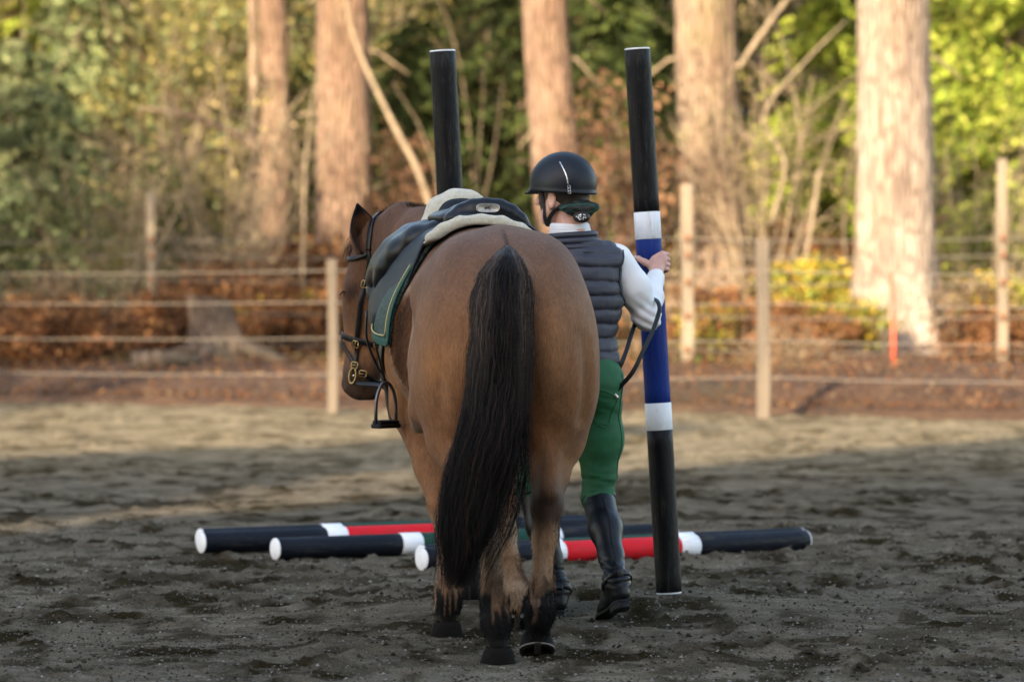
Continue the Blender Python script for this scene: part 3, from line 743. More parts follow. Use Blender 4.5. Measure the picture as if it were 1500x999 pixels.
# ---- stump
def stump():
    x = at(322, 47); z = float(floor_z(np.array(x), np.array(47.)))
    t = thing('tree_stump', 'grey weathered tree stump with spreading roots behind the left fence', 'stump', (x, 47, z-.03)); t.scale = (1.05, 1.05, .84)
    a = np.linspace(0, 2*np.pi, 60, endpoint=False)[None]; zz = np.linspace(-.2, .86, 26)[:, None]
    r = .22+.32*np.exp(-np.clip(zz, 0, 9)/.25)*(.55+.45*np.cos(a*4+.8))+.015*fbm(np.cos(a)*4, np.sin(a)*4, zz*2, 3)
    X = r*np.cos(a)-.16*(zz-.1); Y = r*np.sin(a); Z = zz+0*a+.05*np.cos(a+2.5)*np.clip(zz, 0, 1)
    V = np.stack([X, Y, Z], -1).reshape(-1, 3); i = np.arange(25)[:, None]*60; j = np.arange(60)[None]
    Q = np.stack([i+j, i+(j+1) % 60, i+60+(j+1) % 60, i+60+j], -1).reshape(-1, 4)
    V = np.vstack([V, [[-.13, 0, .80]]]); T = [(len(V)-1, 25*60+q, 25*60+(q+1) % 60) for q in range(60)]
    obj('trunk', mk_mesh('trunk', V, [Q, np.array(T)]), M['stump_wood'], t)
    for (dx, dy, L) in ((.9,-.5,.5), (1,.2,.45), (-.9,-.6,.6), (-.3,-1,.4)):
        mb = MB(); d = np.array([dx, dy, 0]); V, Q, T = tube([d*.15+(0,0,.28), d*.4+(0,0,.16), d*(.4+L*.6)+(0,0,.05), d*(.4+L)+(0,0,-.06)], [.10,.085,.06,.02], 9); mb.add(V, Q, T)
        obj('root', mb.mesh('root'), M['stump_wood'], t)
stump()
def log(label, pts, rads, mat='stump_wood', name='fallen_log', cat='log'):
    mb = MB(); p = spline(pts, 16); V, Q, T = tube(p, np.interp(np.linspace(0, 1, 16), np.linspace(0, 1, len(rads)), rads)*(1+.08*np.sin(np.arange(16)*2.1)), 10); mb.add(V, Q, T)
    t = thing(name, label, cat, tuple(pts[0])); o = obj('trunk' if cat == 'tree' else 'wood', mb.mesh('wood'), M[mat], t); o.location = -Vector(pts[0])
    return t
def gp3(px, Y, dz=0.0): x = at(px, Y); return (x, Y, float(floor_z(np.array(x), np.array(float(Y))))+dz)
log('short fallen log on the leaf litter left of the stump', [gp3(195, 43, .1), gp3(235, 43.1, .13), gp3(290, 43.6, .1)], [.10,.09,.05])
log('bare branch leaning diagonally to the left of the upright unheld pole', [tuple(P(638, 330, 56)), tuple(P(612, 250, 56)), tuple(P(575, 180, 56.3)), tuple(P(520, 60, 57)), tuple(P(500, -40, 57))], [.044,.040,.036,.026,.015], 'twig', 'leaning_branch', 'branch')
log('pale branch slanting up to the right beside the mossy trunk', [tuple(P(1082, 100, 53)), tuple(P(1112, 55, 53)), tuple(P(1160, -10, 53.5))], [.030,.034,.03], 'twig', 'slanting_branch', 'branch')
log('mossy horizontal branch reaching left across the slender fir', [tuple(P(378, 215, 56)), tuple(P(330, 190, 56)), tuple(P(270, 168, 56)), tuple(P(205, 158, 56))], [.06,.055,.04,.02], 'bark_moss', 'mossy_branch', 'branch')
log('long thin stem curving upward between the mossy trunk and the palest trunk', [tuple(P(1128, 330, 52)), tuple(P(1150, 240, 52)), tuple(P(1118, 170, 52.2)), tuple(P(1180, 90, 52.5)), tuple(P(1240, 30, 53))], [.026,.024,.022,.018,.012], 'twig', 'curving_stem', 'branch')
log('bent pale sapling stem low beside the short fence post on the right', [tuple(P(1180, 380, 50)), tuple(P(1195, 290, 50)), tuple(P(1200, 250, 50))], [.026,.024,.014], 'twig', 'sapling_stem', 'branch')

# ---- shrubs and undergrowth, each where the photograph shows it
B = bush
side = lambda px: 'left' 
items = [
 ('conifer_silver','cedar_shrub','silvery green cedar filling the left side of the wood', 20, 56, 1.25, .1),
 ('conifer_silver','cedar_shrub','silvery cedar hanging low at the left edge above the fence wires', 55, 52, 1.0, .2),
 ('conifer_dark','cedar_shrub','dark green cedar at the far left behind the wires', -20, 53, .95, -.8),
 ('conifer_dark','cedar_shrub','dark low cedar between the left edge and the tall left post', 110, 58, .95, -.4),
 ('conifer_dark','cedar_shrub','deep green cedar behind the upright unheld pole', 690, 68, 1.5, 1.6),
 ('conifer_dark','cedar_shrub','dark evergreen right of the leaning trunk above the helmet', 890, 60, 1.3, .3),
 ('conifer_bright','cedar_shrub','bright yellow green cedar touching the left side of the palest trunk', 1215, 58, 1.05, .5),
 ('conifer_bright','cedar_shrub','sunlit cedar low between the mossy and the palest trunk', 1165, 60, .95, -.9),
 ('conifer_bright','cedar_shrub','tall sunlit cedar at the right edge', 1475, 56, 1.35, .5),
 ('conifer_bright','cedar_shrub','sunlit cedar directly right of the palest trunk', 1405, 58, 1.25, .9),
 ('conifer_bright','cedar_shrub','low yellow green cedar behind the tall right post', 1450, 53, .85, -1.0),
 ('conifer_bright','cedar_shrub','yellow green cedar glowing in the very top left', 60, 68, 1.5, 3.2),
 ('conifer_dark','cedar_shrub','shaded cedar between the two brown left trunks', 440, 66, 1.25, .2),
 ('olive_shrub','leafy_shrub','olive shrub in the middle of the left woodland', 225, 60, 1.3, .8),
 ('olive_shrub','leafy_shrub','olive shrub just left of the slender fir trunk', 310, 64, 1.35, 1.2),
 ('olive_shrub','leafy_shrub','olive shrub behind the thick brown trunk', 565, 63, 1.2, .8),
 ('olive_shrub','leafy_shrub','yellowish shrub at the top left of the slender fir', 180, 66, 1.3, 2.6),
 ('olive_shrub','leafy_shrub','olive shrub right of the upright unheld pole', 735, 62, 1.1, .2),
 ('olive_shrub','leafy_shrub','olive shrub at the top between mossy and palest trunks', 1120, 64, 1.15, 2.2),
 ('olive_shrub','leafy_shrub','olive shrub glimpsed above the rump of the horse', 620, 70, 1.4, 1.6),
 ('brown_leaf_tree','brown_leaved_sapling','sapling with hanging brown leaves left of the blue banded pole', 905, 53, 1.0, .3),
 ('brown_leaf_tree','brown_leaved_sapling','rusty sapling in the gap behind the saddle', 600, 58, .9, -.4),
 ('brown_leaf_tree','brown_leaved_sapling','rusty sapling behind the left fence post', 245, 66, 1.3, .3),
 ('bare_shrub','bare_shrub','bare twiggy shrub left of the stump', 150, 52, 1.0, -.2),
 ('bare_shrub','bare_shrub','bare twiggy shrub next to the slender fir trunk', 335, 55, 1.15, .0),
 ('conifer_dark','cedar_shrub','dark evergreen filling the gap between saddle and helmet', 760, 61, 1.3, .4),
 ('conifer_dark','cedar_shrub','dark evergreen left of the mossy trunk behind the blue banded pole', 970, 62, 1.3, .8),
 ('conifer_dark','cedar_shrub','dark evergreen right behind the upright unheld pole, low', 600, 60, 1.1, .3),
 ('conifer_silver','cedar_shrub','silvery cedar crown above the left part of the wood', 120, 60, 1.2, 1.0),
 ('olive_shrub','leafy_shrub','olive shrub low behind the wires left of the stump', 170, 56, .9, -.6),
 ('conifer_dark','cedar_shrub','shaded evergreen low behind the tall left post', 240, 57, .95, -.7),
 ('olive_shrub','leafy_shrub','loose olive shrub at the top above the ear of the horse', 520, 66, 1.2, 2.6),
 ('bare_shrub','bare_shrub','bare branching shrub right of the mossy trunk', 1115, 53, 1.15, .0),
 ('bare_shrub','bare_shrub','bare twigs over the fence at the right edge', 1440, 51, .95, -.2),
 ('bracken','dry_bracken','rusty bracken under the wires left of the stump', 120, 46.5, .85, 0),
 ('bracken','dry_bracken','rusty bracken at the foot of the tall left post', 225, 48.5, .9, 0),
 ('bracken','dry_bracken','sunlit bracken just behind the stump', 340, 52, 1.1, .1),
 ('bracken','dry_bracken','orange bracken to the right of the stump', 430, 50, 1.0, .1),
 ('bracken','dry_bracken','orange bracken beside the horse\'s face', 500, 52, .9, .15),
 ('bracken','dry_bracken','shaded bracken at the far left edge', 25, 48, .9, 0),
 ('bracken','dry_bracken','rusty bracken below the mossy trunk', 1060, 48, .95, 0),
 ('bracken','dry_bracken','bracken right of the short right post', 1160, 47, .75, 0),
 ('bracken','dry_bracken','bracken at the foot of the tall right post', 1475, 47, .8, -.1),
 ('bracken','dry_bracken','bracken between rider and blue banded pole', 930, 50, 1.0, .1),
 ('bracken','dry_bracken','high rusty bracken behind the mossy trunk', 1160, 55, 1.1, .2),
 ('bracken','dry_bracken','high rusty bracken left of the thick brown trunk', 450, 57, 1.1, .2),
 ('yellow_shrub','yellow_shrub','yellow leaved shrub between the right posts', 1190, 50, .95, .25),
 ('yellow_shrub','yellow_shrub','small yellow shrub under the wires near the short right post', 1235, 47.5, .7, 0),
 ('yellow_shrub','yellow_shrub','yellow green shrub at the right end of the wood', 1400, 50, .95, .1),
 ('yellow_shrub','yellow_shrub','yellow shrub behind the rider\'s elbow', 1045, 47.5, .6, .1),
 ('yellow_shrub','yellow_shrub','yellow leaves above the stump', 405, 51, .7, .15),
 ('yellow_shrub','yellow_shrub','yellow tinted shrub in the far right corner', 1495, 49, .9, .1),
 ('dry_brush','dry_brush','straw coloured brush behind the left wires', 70, 51, 1.0, 0),
 ('dry_brush','dry_brush','straw brush heaped above the stump', 320, 54, 1.15, .1),
 ('dry_brush','dry_brush','straw brush at the foot of the mossy trunk', 1000, 49, .9, 0),
 ('dry_brush','dry_brush','straw brush right of the palest trunk', 1420, 48.5, .9, 0),
 ('dry_brush','dry_brush','low straw brush by the sand near the short right post', 1150, 43.5, .5, -.05),
]
for (k, n, lab, px, Y, sc, dz) in items:
    cat = {'cedar_shrub':'cedar','leafy_shrub':'shrub','brown_leaved_sapling':'sapling','bare_shrub':'shrub','dry_bracken':'bracken','yellow_shrub':'shrub','dry_brush':'brush'}[n]
    B(k, n, lab, cat, px, Y, sc, dz=dz)
# leaf litter and low undergrowth nobody could count
def litter():
    g = np.random.default_rng(9); n = 36000
    x = g.uniform(-13, 13, n); d = g.random(n)**2.0*16; y = edge_y(x)+.25+d; z = floor_z(x, y)+.015+g.random(n)*.05*(1+d*.25)
    V, Q, C = leaf_cloud(np.stack([x, y, z], 1), .04, pal(g, n, RUST+DRY[:2]+[(.06,.03,.018)], (4,4,2,3,2,1,3)), seed=12)
    m = MB(); m.add(V, Q, None, C); obj('leaf_litter', m.mesh('leaf_litter', False), M['leaf'], kind='stuff')["label"] = 'rust brown fallen leaves along the edge of the sand'
    n = 100000; x = g.uniform(-15, 15, n); d = 7+g.random(n)*26; y = edge_y(x)+d; z = floor_z(x, y)
    kp = ~((np.abs(x-4.2) < 1.35) & (y < 50.5)); x, y, z = x[kp], y[kp], z[kp]; n = len(x)
    dd_ = y-edge_y(x); hh = (.12+.75*np.clip(fbm(x*1.1, y*.6, 2, 3)*1.6+.15, 0, 1))*sstep(5, 13, dd_+2*fbm(x*.7, y*0, 3, 2)); z = z+hh*g.random(n)
    side_ = sstep(-5, -2, x+fbm(x*.5, y*.5, 8, 2)*3)
    C0 = np.where((g.random(n) < .45*side_+.15)[:, None], pal(g, n, RUST+DRY[:2], (3,4,2,3,2,2)), pal(g, n, GREEN_D+OLIVE, (3,3,2,2,2,1)))
    V, Q, C = leaf_cloud(np.stack([x, y, z], 1), .10, C0, seed=13)
    m = MB(); m.add(V, Q, None, C); obj('undergrowth', m.mesh('undergrowth', False), M['leaf'], kind='stuff')["label"] = 'low brambles and brown ferns under the trees'
litter()
def far_wood():
    g = np.random.default_rng(21); m = MB(); n = 165000
    x = g.uniform(-34, 34, n); y = 70+g.random(n)*26; zf = floor_z(x, y); z = zf+g.random(n)**.9*13
    keep = fbm(x*.45, z*.45, y*.2, 3) > -.22; x, y, z = x[keep], y[keep], z[keep]; n = len(x)
    hue = fbm(x*.35, z*.3, 3.3, 3)
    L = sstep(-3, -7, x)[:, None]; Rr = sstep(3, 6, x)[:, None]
    mid = pal(g, n, [(.15,.105,.038),(.085,.07,.022),(.04,.046,.012),(.26,.17,.06)], (3,3,3,2)); lf = pal(g, n, [(.28,.27,.08),(.52,.45,.15),(.10,.11,.03)], (3,3,3)); rt = pal(g, n, [(.22,.24,.04),(.09,.11,.02),(.20,.15,.05)], (3,4,3))  # middle palette darkened: shade of the crowns put into the leaf colour
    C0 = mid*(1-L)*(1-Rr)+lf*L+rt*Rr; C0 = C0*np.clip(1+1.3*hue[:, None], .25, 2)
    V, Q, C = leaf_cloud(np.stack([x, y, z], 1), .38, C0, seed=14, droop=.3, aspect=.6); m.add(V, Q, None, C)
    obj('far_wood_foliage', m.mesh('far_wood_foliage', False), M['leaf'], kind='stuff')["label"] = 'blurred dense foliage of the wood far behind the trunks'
    mb = MB()
    for k in range(46):
        xx = g.uniform(-30, 30); yy = g.uniform(64, 94); zb = float(floor_z(np.array(xx), np.array(yy))); r = g.uniform(.05, .28)
        V, Q, T = tube([(xx, yy, zb-.3), (xx+g.normal()*.2, yy, zb+6), (xx+g.normal()*.6, yy, zb+14)], [r*1.2, r, r*.6], 10); mb.add(V, Q, T)
    obj('far_wood_trunks', mb.mesh('far_wood_trunks'), M['bark'], kind='stuff')["label"] = 'distant thin trunks deep in the wood'
    mb = MB()
    for k in range(110):
        xx = g.uniform(-9, 9); yy = g.uniform(52, 68); zb = float(floor_z(np.array(xx), np.array(yy))); h = g.uniform(1.5, 5); l = g.normal()*.7; r = g.uniform(.008, .022)
        p = [(xx+l*t*t+.1*math.sin(t*5+k), yy, zb+h*t*(1-.1*abs(l)*t)) for t in np.linspace(0, 1, 7)]
        V, Q, T = tube(p, np.linspace(r*1.3, r*.3, 7), 4, cap=False); mb.add(V, Q, T)
    obj('thin_saplings', mb.mesh('thin_saplings'), M['twig'], kind='stuff')["label"] = 'tangle of thin bare saplings between the trunks'
far_wood()
def gravel():
    g = np.random.default_rng(31); n = 52000
    y = 13.6+g.random(n)**1.25*9; x = (g.random(n)*2-1)*(y*.125+.35); s = .0022+.0075*g.random(n)**3.5
    dm = fbm(x*1.7, y*1.5, 4.4, 3)
    big = g.random(n) < .055; s = np.where(big, g.uniform(.010, .026, n)*np.clip(.5+dm, .25, 1), s)
    z = GROUND_Z(x, y)+s*.15
    oc = np.array([(1,0,0),(0,1,0),(-1,0,0),(0,-1,0),(.1,.1,.8),(0,0,-.5)], float); T0 = np.array([(0,1,4),(1,2,4),(2,3,4),(3,0,4),(1,0,5),(2,1,5),(3,2,5),(0,3,5)])
    a = g.random(n)*6.28; V = oc[None]*(s[:, None]*(.6+.7*g.random((n,6))))[..., None]; ca, sa = np.cos(a)[:, None], np.sin(a)[:, None]
    V = np.stack([V[...,0]*ca-V[...,1]*sa, V[...,0]*sa+V[...,1]*ca, V[...,2]*.9], -1)+np.stack([x, y, z], 1)[:, None]
    T = (T0[None]+6*np.arange(n)[:, None, None]).reshape(-1, 3)
    c = np.array([(.11,.10,.082),(.06,.052,.038),(.18,.17,.15),(.034,.029,.02)])[g.choice(4, n, p=(.4,.3,.12,.18))]; c[big] = np.array([.030,.026,.017])*(.7+.7*g.random((big.sum(),1))); pale = g.random(n) < .009; c[pale & ~big] = (.22,.21,.19); c = c*(.65+.7*g.random((n,1)))
    m = MB(); m.add(V.reshape(-1,3), None, T, np.repeat(c, 6, 0)); obj('sand_grains', m.mesh('sand_grains', False), M['mane_flat'], kind='stuff')["label"] = 'small stones and damp clods strewn over the near sand'
gravel()
_c3 = crown_mesh(15, 11, 3.4, .24, 4200, GREEN_D)
for (x, y, s, lab) in ((-13.5, 24, 1.0, 'loose fir left of the arena shading the bank'), (-17, 27, 1.1, 'second loose fir left of the arena'), (-20.5, 22, 1.1, 'loose fir farthest left of the arena'), (-12.2, 33, .8, 'small loose fir left of the arena near the fence')):
    t = thing('fir_tree', lab, 'tree', (x, y, -.02), x, 'fir trees outside the frame'); t.scale = (s,)*3
    V, Q = trunk_mesh(12, .22, .08, .4, na=24, nz=30); obj('trunk', mk_mesh('trunk', V, Q), M['bark'], t); obj('crown', _c3, M['leaf'], t, (0,0,2.6))
# ---- the trees behind the camera that shade the near half of the arena
_c2 = crown_mesh(8, 17.5, 4.2, 1.0, 3600, GREEN_D)
_tv, _tq = trunk_mesh(17, .4, .12, .4, na=24, nz=30); _tm = mk_mesh('trunk', _tv, _tq)
shade = [(-34,-14,.86),(-30,-17,.92),(-26.5,-13,.82),(-23,-16,.97),(-20,-12.5,.98),(-17,-16,1.10),(-14,-13,.98),(-11,-15,1.12),(-8,-12,.86),(-5,-15,.96),(-2,-13,.92),(1.5,-16,1.0),(5,-14,.96),(9,-16,1.0),(13,-13,.95),(-38,-17,.9),(17,-16,1)]
for k, (x, y, s) in enumerate(shade):
    t = thing('shade_fir', 'tall dense fir behind the photographer shading the near sand', 'tree', (x, y, 0), k*1.3, 'firs behind the photographer'); t.scale = (s, s, s)
    obj('trunk', _tm, M['bark'], t); obj('crown', _c2, M['leaf'], t, (0,0,.6))
# ------------------------------------------------------------------ the horse
YAW = R(9.0); HO = np.array([0.0, 14.80, 0.0])
def W2H(X, Y, Z=0.0):
    return np.array([-X*math.sin(YAW)+(Y-HO[1])*math.cos(YAW), -X*math.cos(YAW)-(Y-HO[1])*math.sin(YAW), Z])
def PH(px, py, Y):                      # photograph pixel at distance Y -> horse frame
    p = P(px, py, Y); return W2H(p.x, p.y, p.z)
HROT = math.pi/2+YAW
H = SDF((-.30, -.50, -.02), (2.28, .74, 1.72), .0085)
# trunk
H.ell((.33,-.02,1.17), (.36,.255,.345), .05)
for s in (1,-1):
    H.ell((.30,s*.147-.012,1.20), (.30,.150,.27), .08)          # gluteals
    H.ell((.20,s*.168-.018,1.00), (.235,.155,.30), .08)         # thigh
    H.ell((.40,s*.180-.012,.97), (.20,.130,.21), .08)            # stifle
    H.ell((.06,s*.105-.015,1.10), (.13,.085,.22), .06)          # point of buttock
    H.ell((.46,s*.225-.01,1.27), (.12,.07,.08), .08)            # point of hip
H.ell((.90,0,1.10), (.60,.322,.345), .08)                   # barrel
H.ell((.66,0,1.33), (.40,.19,.165), .10)                   # loin
H.ell((1.0,0,1.36), (.36,.15,.145), .10)
H.ell((1.34,0,1.06), (.30,.235,.33), .10)
for s in (1,-1): H.ell((1.34,s*.15,1.10), (.20,.11,.34), .08, M=[[.94,0,.34],[0,1,0],[-.34,0,.94]])
H.ell((1.22,0,1.42), (.30,.075,.13), .10)                  # withers
H.ell((.52,0,1.02), (.30,.27,.27), .08)                    # flank
H.cone((.02,0,1.36), (-.07,-.002,1.28), .045, .040, .05)   # dock
H.cone((-.16,0,1.22), (-.10,0,.75), .030, .034, .01, op='sub')   # cleft
# neck
H.chain([(1.36,.0,1.24), (1.56,.075,1.36), (1.74,.15,1.43), (1.87,.215,1.43)], [.25,.185,.145,.115], .07, sq=(1,.62,1))
H.chain([(1.38,.01,1.44), (1.58,.085,1.525), (1.74,.15,1.545), (1.86,.21,1.50)], [.05,.045,.042,.05], .07)
# head frame
POLL = PH(560, 352, 16.62)
g_ = np.array([-math.sin(R(62)), math.cos(R(62)), 0])     # where the face points, in the world
g_ = np.array([W2H(g_[0], g_[1]+HO[1])[0], W2H(g_[0], g_[1]+HO[1])[1], 0])
HA = .17*g_+np.array([0,0,-.985]); HA /= np.linalg.norm(HA)
HB = g_-HA*g_.dot(HA); HB /= np.linalg.norm(HB); HC = np.cross(HB, HA)   # HC: the side turned to the camera or away
if True:
    toward = W2H(0, HO[1]-1)-W2H(0, HO[1])
    if HC.dot(toward) < 0: HC = -HC
def hd(a, b, c=0): return POLL+HA*a+HB*b+HC*c
HM = [HA, HB, HC]
def he(a, b, c, ra, rb, rc, k=.03, op='add'): H.ell(hd(a,b,c), (ra,rb,rc), k, op, M=HM)
he(.07,.02,0,.13,.095,.088,.05); he(.20,.045,0,.16,.075,.090,.04)
he(.25,-.065,.030,.14,.125,.048,.04); he(.25,-.065,-.030,.14,.125,.048,.04)
he(.30,.0,0,.20,.085,.072,.04)
H.cone(hd(.18,.062,0), hd(.54,.030,0), .060, .040, .04)
H.cone(hd(.34,-.060,0), hd(.54,-.030,0), .052, .040, .05)
he(.53,.005,0,.085,.064,.056,.04)
for s in (1,-1):
    he(.205,.062,s*.075,.045,.028,.024,.02)                # brow
    he(.575,.036,s*.036,.034,.026,.024,.015); he(.580,.046,s*.058,.016,.011,.014,.008,'sub')
    H.cone(hd(.24,.02,s*.070), hd(.40,.012,s*.058), .018, .010, .02)   # facial crest
he(.592,.0,0,.040,.052,.046,.03); he(.590,-.052,0,.034,.036,.032,.02)
H.cone(hd(.600,-.010,.06), hd(.560,-.032,.06), .006, .004, .01, op='sub')
# legs: hind
def pl(px, py, Y): return PH(px, py, Y)
LH = [(.22,.17,.93), (.20,.155,.76), (.03,.125,.60), (-.06,.112,.50), (-.075,.092,.40), (-.085,.080,.22), (-.10,.072,.150), (-.115,.068,.075)]
H.chain(LH, [.150,.112,.064,.053,.038,.034,.044,.036], .035)
H.cone((-.02,.125,.60), (-.115,.112,.545), .030, .026, .03)                     # point of hock
H.cone((-.10,.112,.53), (-.115,.075,.18), .018, .016, .02)                      # tendon
H.cone((-.03,.11,.72), (-.09,.115,.56), .045, .022, .05)
RHp = [(.24,-.19,.93), (.24,-.185,.76), (.17,-.160,.64), (.075,-.135,.53), (.05,-.122,.42), (.015,-.105,.24), (.0,-.098,.175), (.025,-.094,.100)]
H.chain(RHp, [.150,.110,.068,.053,.038,.034,.044,.036], .035)
H.cone((.12,-.150,.64), (.02,-.135,.575), .030, .026, .03)
H.cone((.035,-.135,.56), (-.01,-.102,.20), .018, .016, .02)
H.cone((.10,-.16,.76), (.04,-.138,.60), .045, .022, .05)
# fore
LF = [(1.26,.16,1.00), (1.22,.165,.84), (1.10,.130,.62), (1.01,.095,.47), (.985,.085,.40), (.955,.085,.20), (.945,.088,.145), (.945,.090,.080)]
H.chain(LF, [.125,.100,.060,.052,.038,.034,.044,.036], .035)
RF = [(1.26,-.16,1.00), (1.24,-.155,.84), (1.19,-.140,.60), (1.14,-.140,.47), (1.10,-.148,.38), (1.02,-.170,.20), (.99,-.175,.155), (1.01,-.176,.105)]
H.chain(RF, [.125,.098,.060,.052,.038,.034,.044,.036], .035)
for a, b in ((LF[4],LF[6]),(RF[4],RF[6])):
    H.cone(np.array(a)-(.025,0,0), np.array(b)-(.018,0,0), .016, .016, .02)
# fetlock feather
for q, r in ((LH[6],.03),(RHp[6],.03),(LF[6],.028),(RF[6],.028)):
    H.cone(np.array(q)-(.020,0,0), np.array(q)-(.040,0,.03), r, .012, .025)
# muscle grooves behind the thighs
for s in (1,-1):
    H.cone((.0,s*.275,1.10), (.04,s*.258,.84), .010, .008, .06, op='sub')
    H.cone((.36,s*.27,.86), (.56,s*.25,.80), .03, .03, .08)     # flank fold
X, Y, Z = H.grid()
H.F += (.0035*fbm(X*5, Y*5, Z*5, 2)).astype(f32)
hv, hq = H.nets(smooth=2)
def coat_colour(v):
    x, y, z = v.T; n1 = fbm(x*3, y*3, z*3, 3); n2 = fbm(x*9+4, y*9, z*5, 4); n3 = fbm(x*40, y*40, z*7, 3)
    base = np.array([.200,.096,.043]); top = np.array([.132,.073,.046]); warm = np.array([.235,.106,.038]); tan = np.array([.33,.245,.165]); blk = np.array([.006,.0055,.005]); dark = np.array([.040,.019,.010])
    L = lambda a, b, t: a+(b-a)*t[:, None]
    c = np.tile(base, (len(v), 1))
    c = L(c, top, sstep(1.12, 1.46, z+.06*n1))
    c = L(c, warm, sstep(.1, -.5, n1)*sstep(1.3, 1.0, z))
    r = np.hypot((x-.66)*.95, (z-1.09)*.85)
    clip = sstep(.17, .13, r+.05*n2)*(y > .1)                                            # long haired patch on the flank
    c = L(c, np.array([.115,.050,.020]), clip); c = c*(1-.5*clip*np.clip(n3*2.4+.15, 0, 1))[:, None]
    edge = np.exp(-((r+.05*n2-.175)/.018)**2)*(y > .1)
    c = L(c, tan*1.05, np.clip(edge, 0, 1)*.75)
    c = L(c, tan, sstep(.93, .84, z+.04*n2)*sstep(.74, .80, z)*sstep(.50, .60, x)*sstep(1.15,1.0,x)*.7)                     # pale belly
    c = L(c, tan*.9, sstep(.36, .5, x)*sstep(.8,.65,x)*sstep(1.0, .84, z)*.55)
    seam = np.exp(-(y/.006)**2)*sstep(.02, .12, x)*sstep(.26,.16, x)*(z > 1.2); c = L(c, blk*2, seam*.95)
    # legs
    leg = (z < .80) & (x < .5) | (z < .62)
    hock = np.exp(-((z-.53)/.075)**2)*(x < .4); c = L(c, blk*2.4, np.clip(hock*(1.1+n2), 0, 1)*.85*(x < .16))
    fore = x > .7
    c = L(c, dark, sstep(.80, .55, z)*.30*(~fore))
    shin = sstep(.50, .40, z)*(.8+n2)
    c = L(c, tan*1.0, np.clip(shin, 0, 1)*np.where(fore, .95, .70)*np.clip(.72+fbm(x*14, y*14, z*2, 3)*1.4, .2, 1))
    st = sstep(-.05, .25, fbm(x*22, y*22, z*2.5, 3)); c = L(c, dark*.8, st*sstep(.48, .36, z)*.6)
    lf = z+.05*fbm(x*30, y*30, z*4, 2); line = np.where(fore & (y < 0), .15, np.where(fore, .20, .27))
    wedge = np.exp(-((fbm(x*9+5, y*24, z*1.2, 2)-.25)/.09)**2)*.10; c = L(c, blk*1.3, sstep(0, -.03, lf-line+wedge))
    # head
    hl = (v-POLL) @ np.array(HM).T; ish = (x > 1.62) & (np.abs(hl[:,2]) < .2)
    mz = sstep(.40, .56, hl[:,0])*ish; c = L(c, np.array([.045,.028,.019]), mz*.92)
    ish2 = sstep(.40,.3,hl[:,0])*ish; c = L(c, np.array([.10,.045,.020]), ish2*.7)
    c = L(c, blk*2, np.exp(-((hl[:,0]-.215)/.035)**2-((hl[:,1]-.045)/.03)**2)*ish*.8)
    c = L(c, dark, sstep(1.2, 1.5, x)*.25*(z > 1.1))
    return np.clip(c*(1+.12*n2[:, None]), .004, 1)
horse = thing('horse', 'bay horse with black tail walking away, wearing saddle and bridle', 'horse', (0, HO[1], 0), HROT)
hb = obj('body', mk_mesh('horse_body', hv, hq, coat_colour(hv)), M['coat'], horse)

def hoof_mesh(toe_up=0.0):
    """hoof: toe along +x, ground at z 0, about 75 mm tall"""
    a = np.linspace(0, 2*np.pi, 28, endpoint=False); rings = [(0,.060,.062,.012),(.010,.061,.063,.012),(.030,.055,.058,.006),(.052,.046,.052,-.004),(.064,.036,.044,-.008)]
    V = []; 
    for z, rx, ry, dx in rings:
        sx = np.where(np.cos(a) > 0, 1.12, .82); V.append(np.stack([dx+rx*sx*np.cos(a), ry*np.sin(a), z+.0015*np.sin(a*9)+0*a], 1))
    V = np.concatenate(V); k = 28; i = np.arange(len(rings)-1)[:, None]*k; j = np.arange(k)[None]
    Q = np.stack([i+j, i+(j+1) % k, i+k+(j+1) % k, i+k+j], -1).reshape(-1, 4)
    mb = MB(); mb.add(V, Q); return mb.mesh('hoof')
def sole_mesh():
    a = np.linspace(0, 2*np.pi, 28, endpoint=False); V = []
    for r, z in ((1,.0),(.82,-.002),(.70,.008),(.3,.010)):
        sx = np.where(np.cos(a) > 0, 1.12, .82); V.append(np.stack([.012+.060*r*sx*np.cos(a), .062*r*np.sin(a), z+0*a], 1))
    V = np.concatenate(V+[np.array([[.01,0,.004]])]); k = 28; i = np.arange(3)[:, None]*k; j = np.arange(k)[None]
    Q = np.stack([i+j, i+k+j, i+k+(j+1) % k, i+(j+1) % k], -1).reshape(-1, 4); T = [(84+q, 84+(q+1) % 28, 112) for q in range(28)]
    mb = MB(); mb.add(V, Q, T)
    V, Q, T = box((-.015,0,-.002), (.06,.022,.012)); mb.add(V, Q, T); return mb.mesh('sole')
_hm = hoof_mesh(); _sm = sole_mesh()
for (x, y, z, pit, yaw, pale) in ((-.115,.066,-.006,0,0,0), (.030,-.094,.036,.60,-.1,1), (.955,.092,-.006,0,0,1), (1.005,-.176,.036,1.0,0,1)):
    o = obj('hoof', _hm if not pale else _hm.copy(), M['hoof'], horse, (x, y, z)); o.rotation_euler = (0, pit, yaw)
    if pale: o.data.materials.clear(); o.data.materials.append(M['hoof_pale'] if pit > .8 else M['hoof'])
    s_ = obj('sole', _sm, M['sole'], o, (0,0,-.001))
    if pit > .5 and pit < .8:
        V, Q, T = tube([(.012+.061*(1.12 if math.cos(t) > 0 else .82)*math.cos(t), .063*math.sin(t), .004) for t in np.linspace(1.9, 4.4, 20)], .0035, 6); mb = MB(); mb.add(V, Q, T)
        obj('hoof_rim', mb.mesh('hoof_rim'), M['hoof_pale'], o)
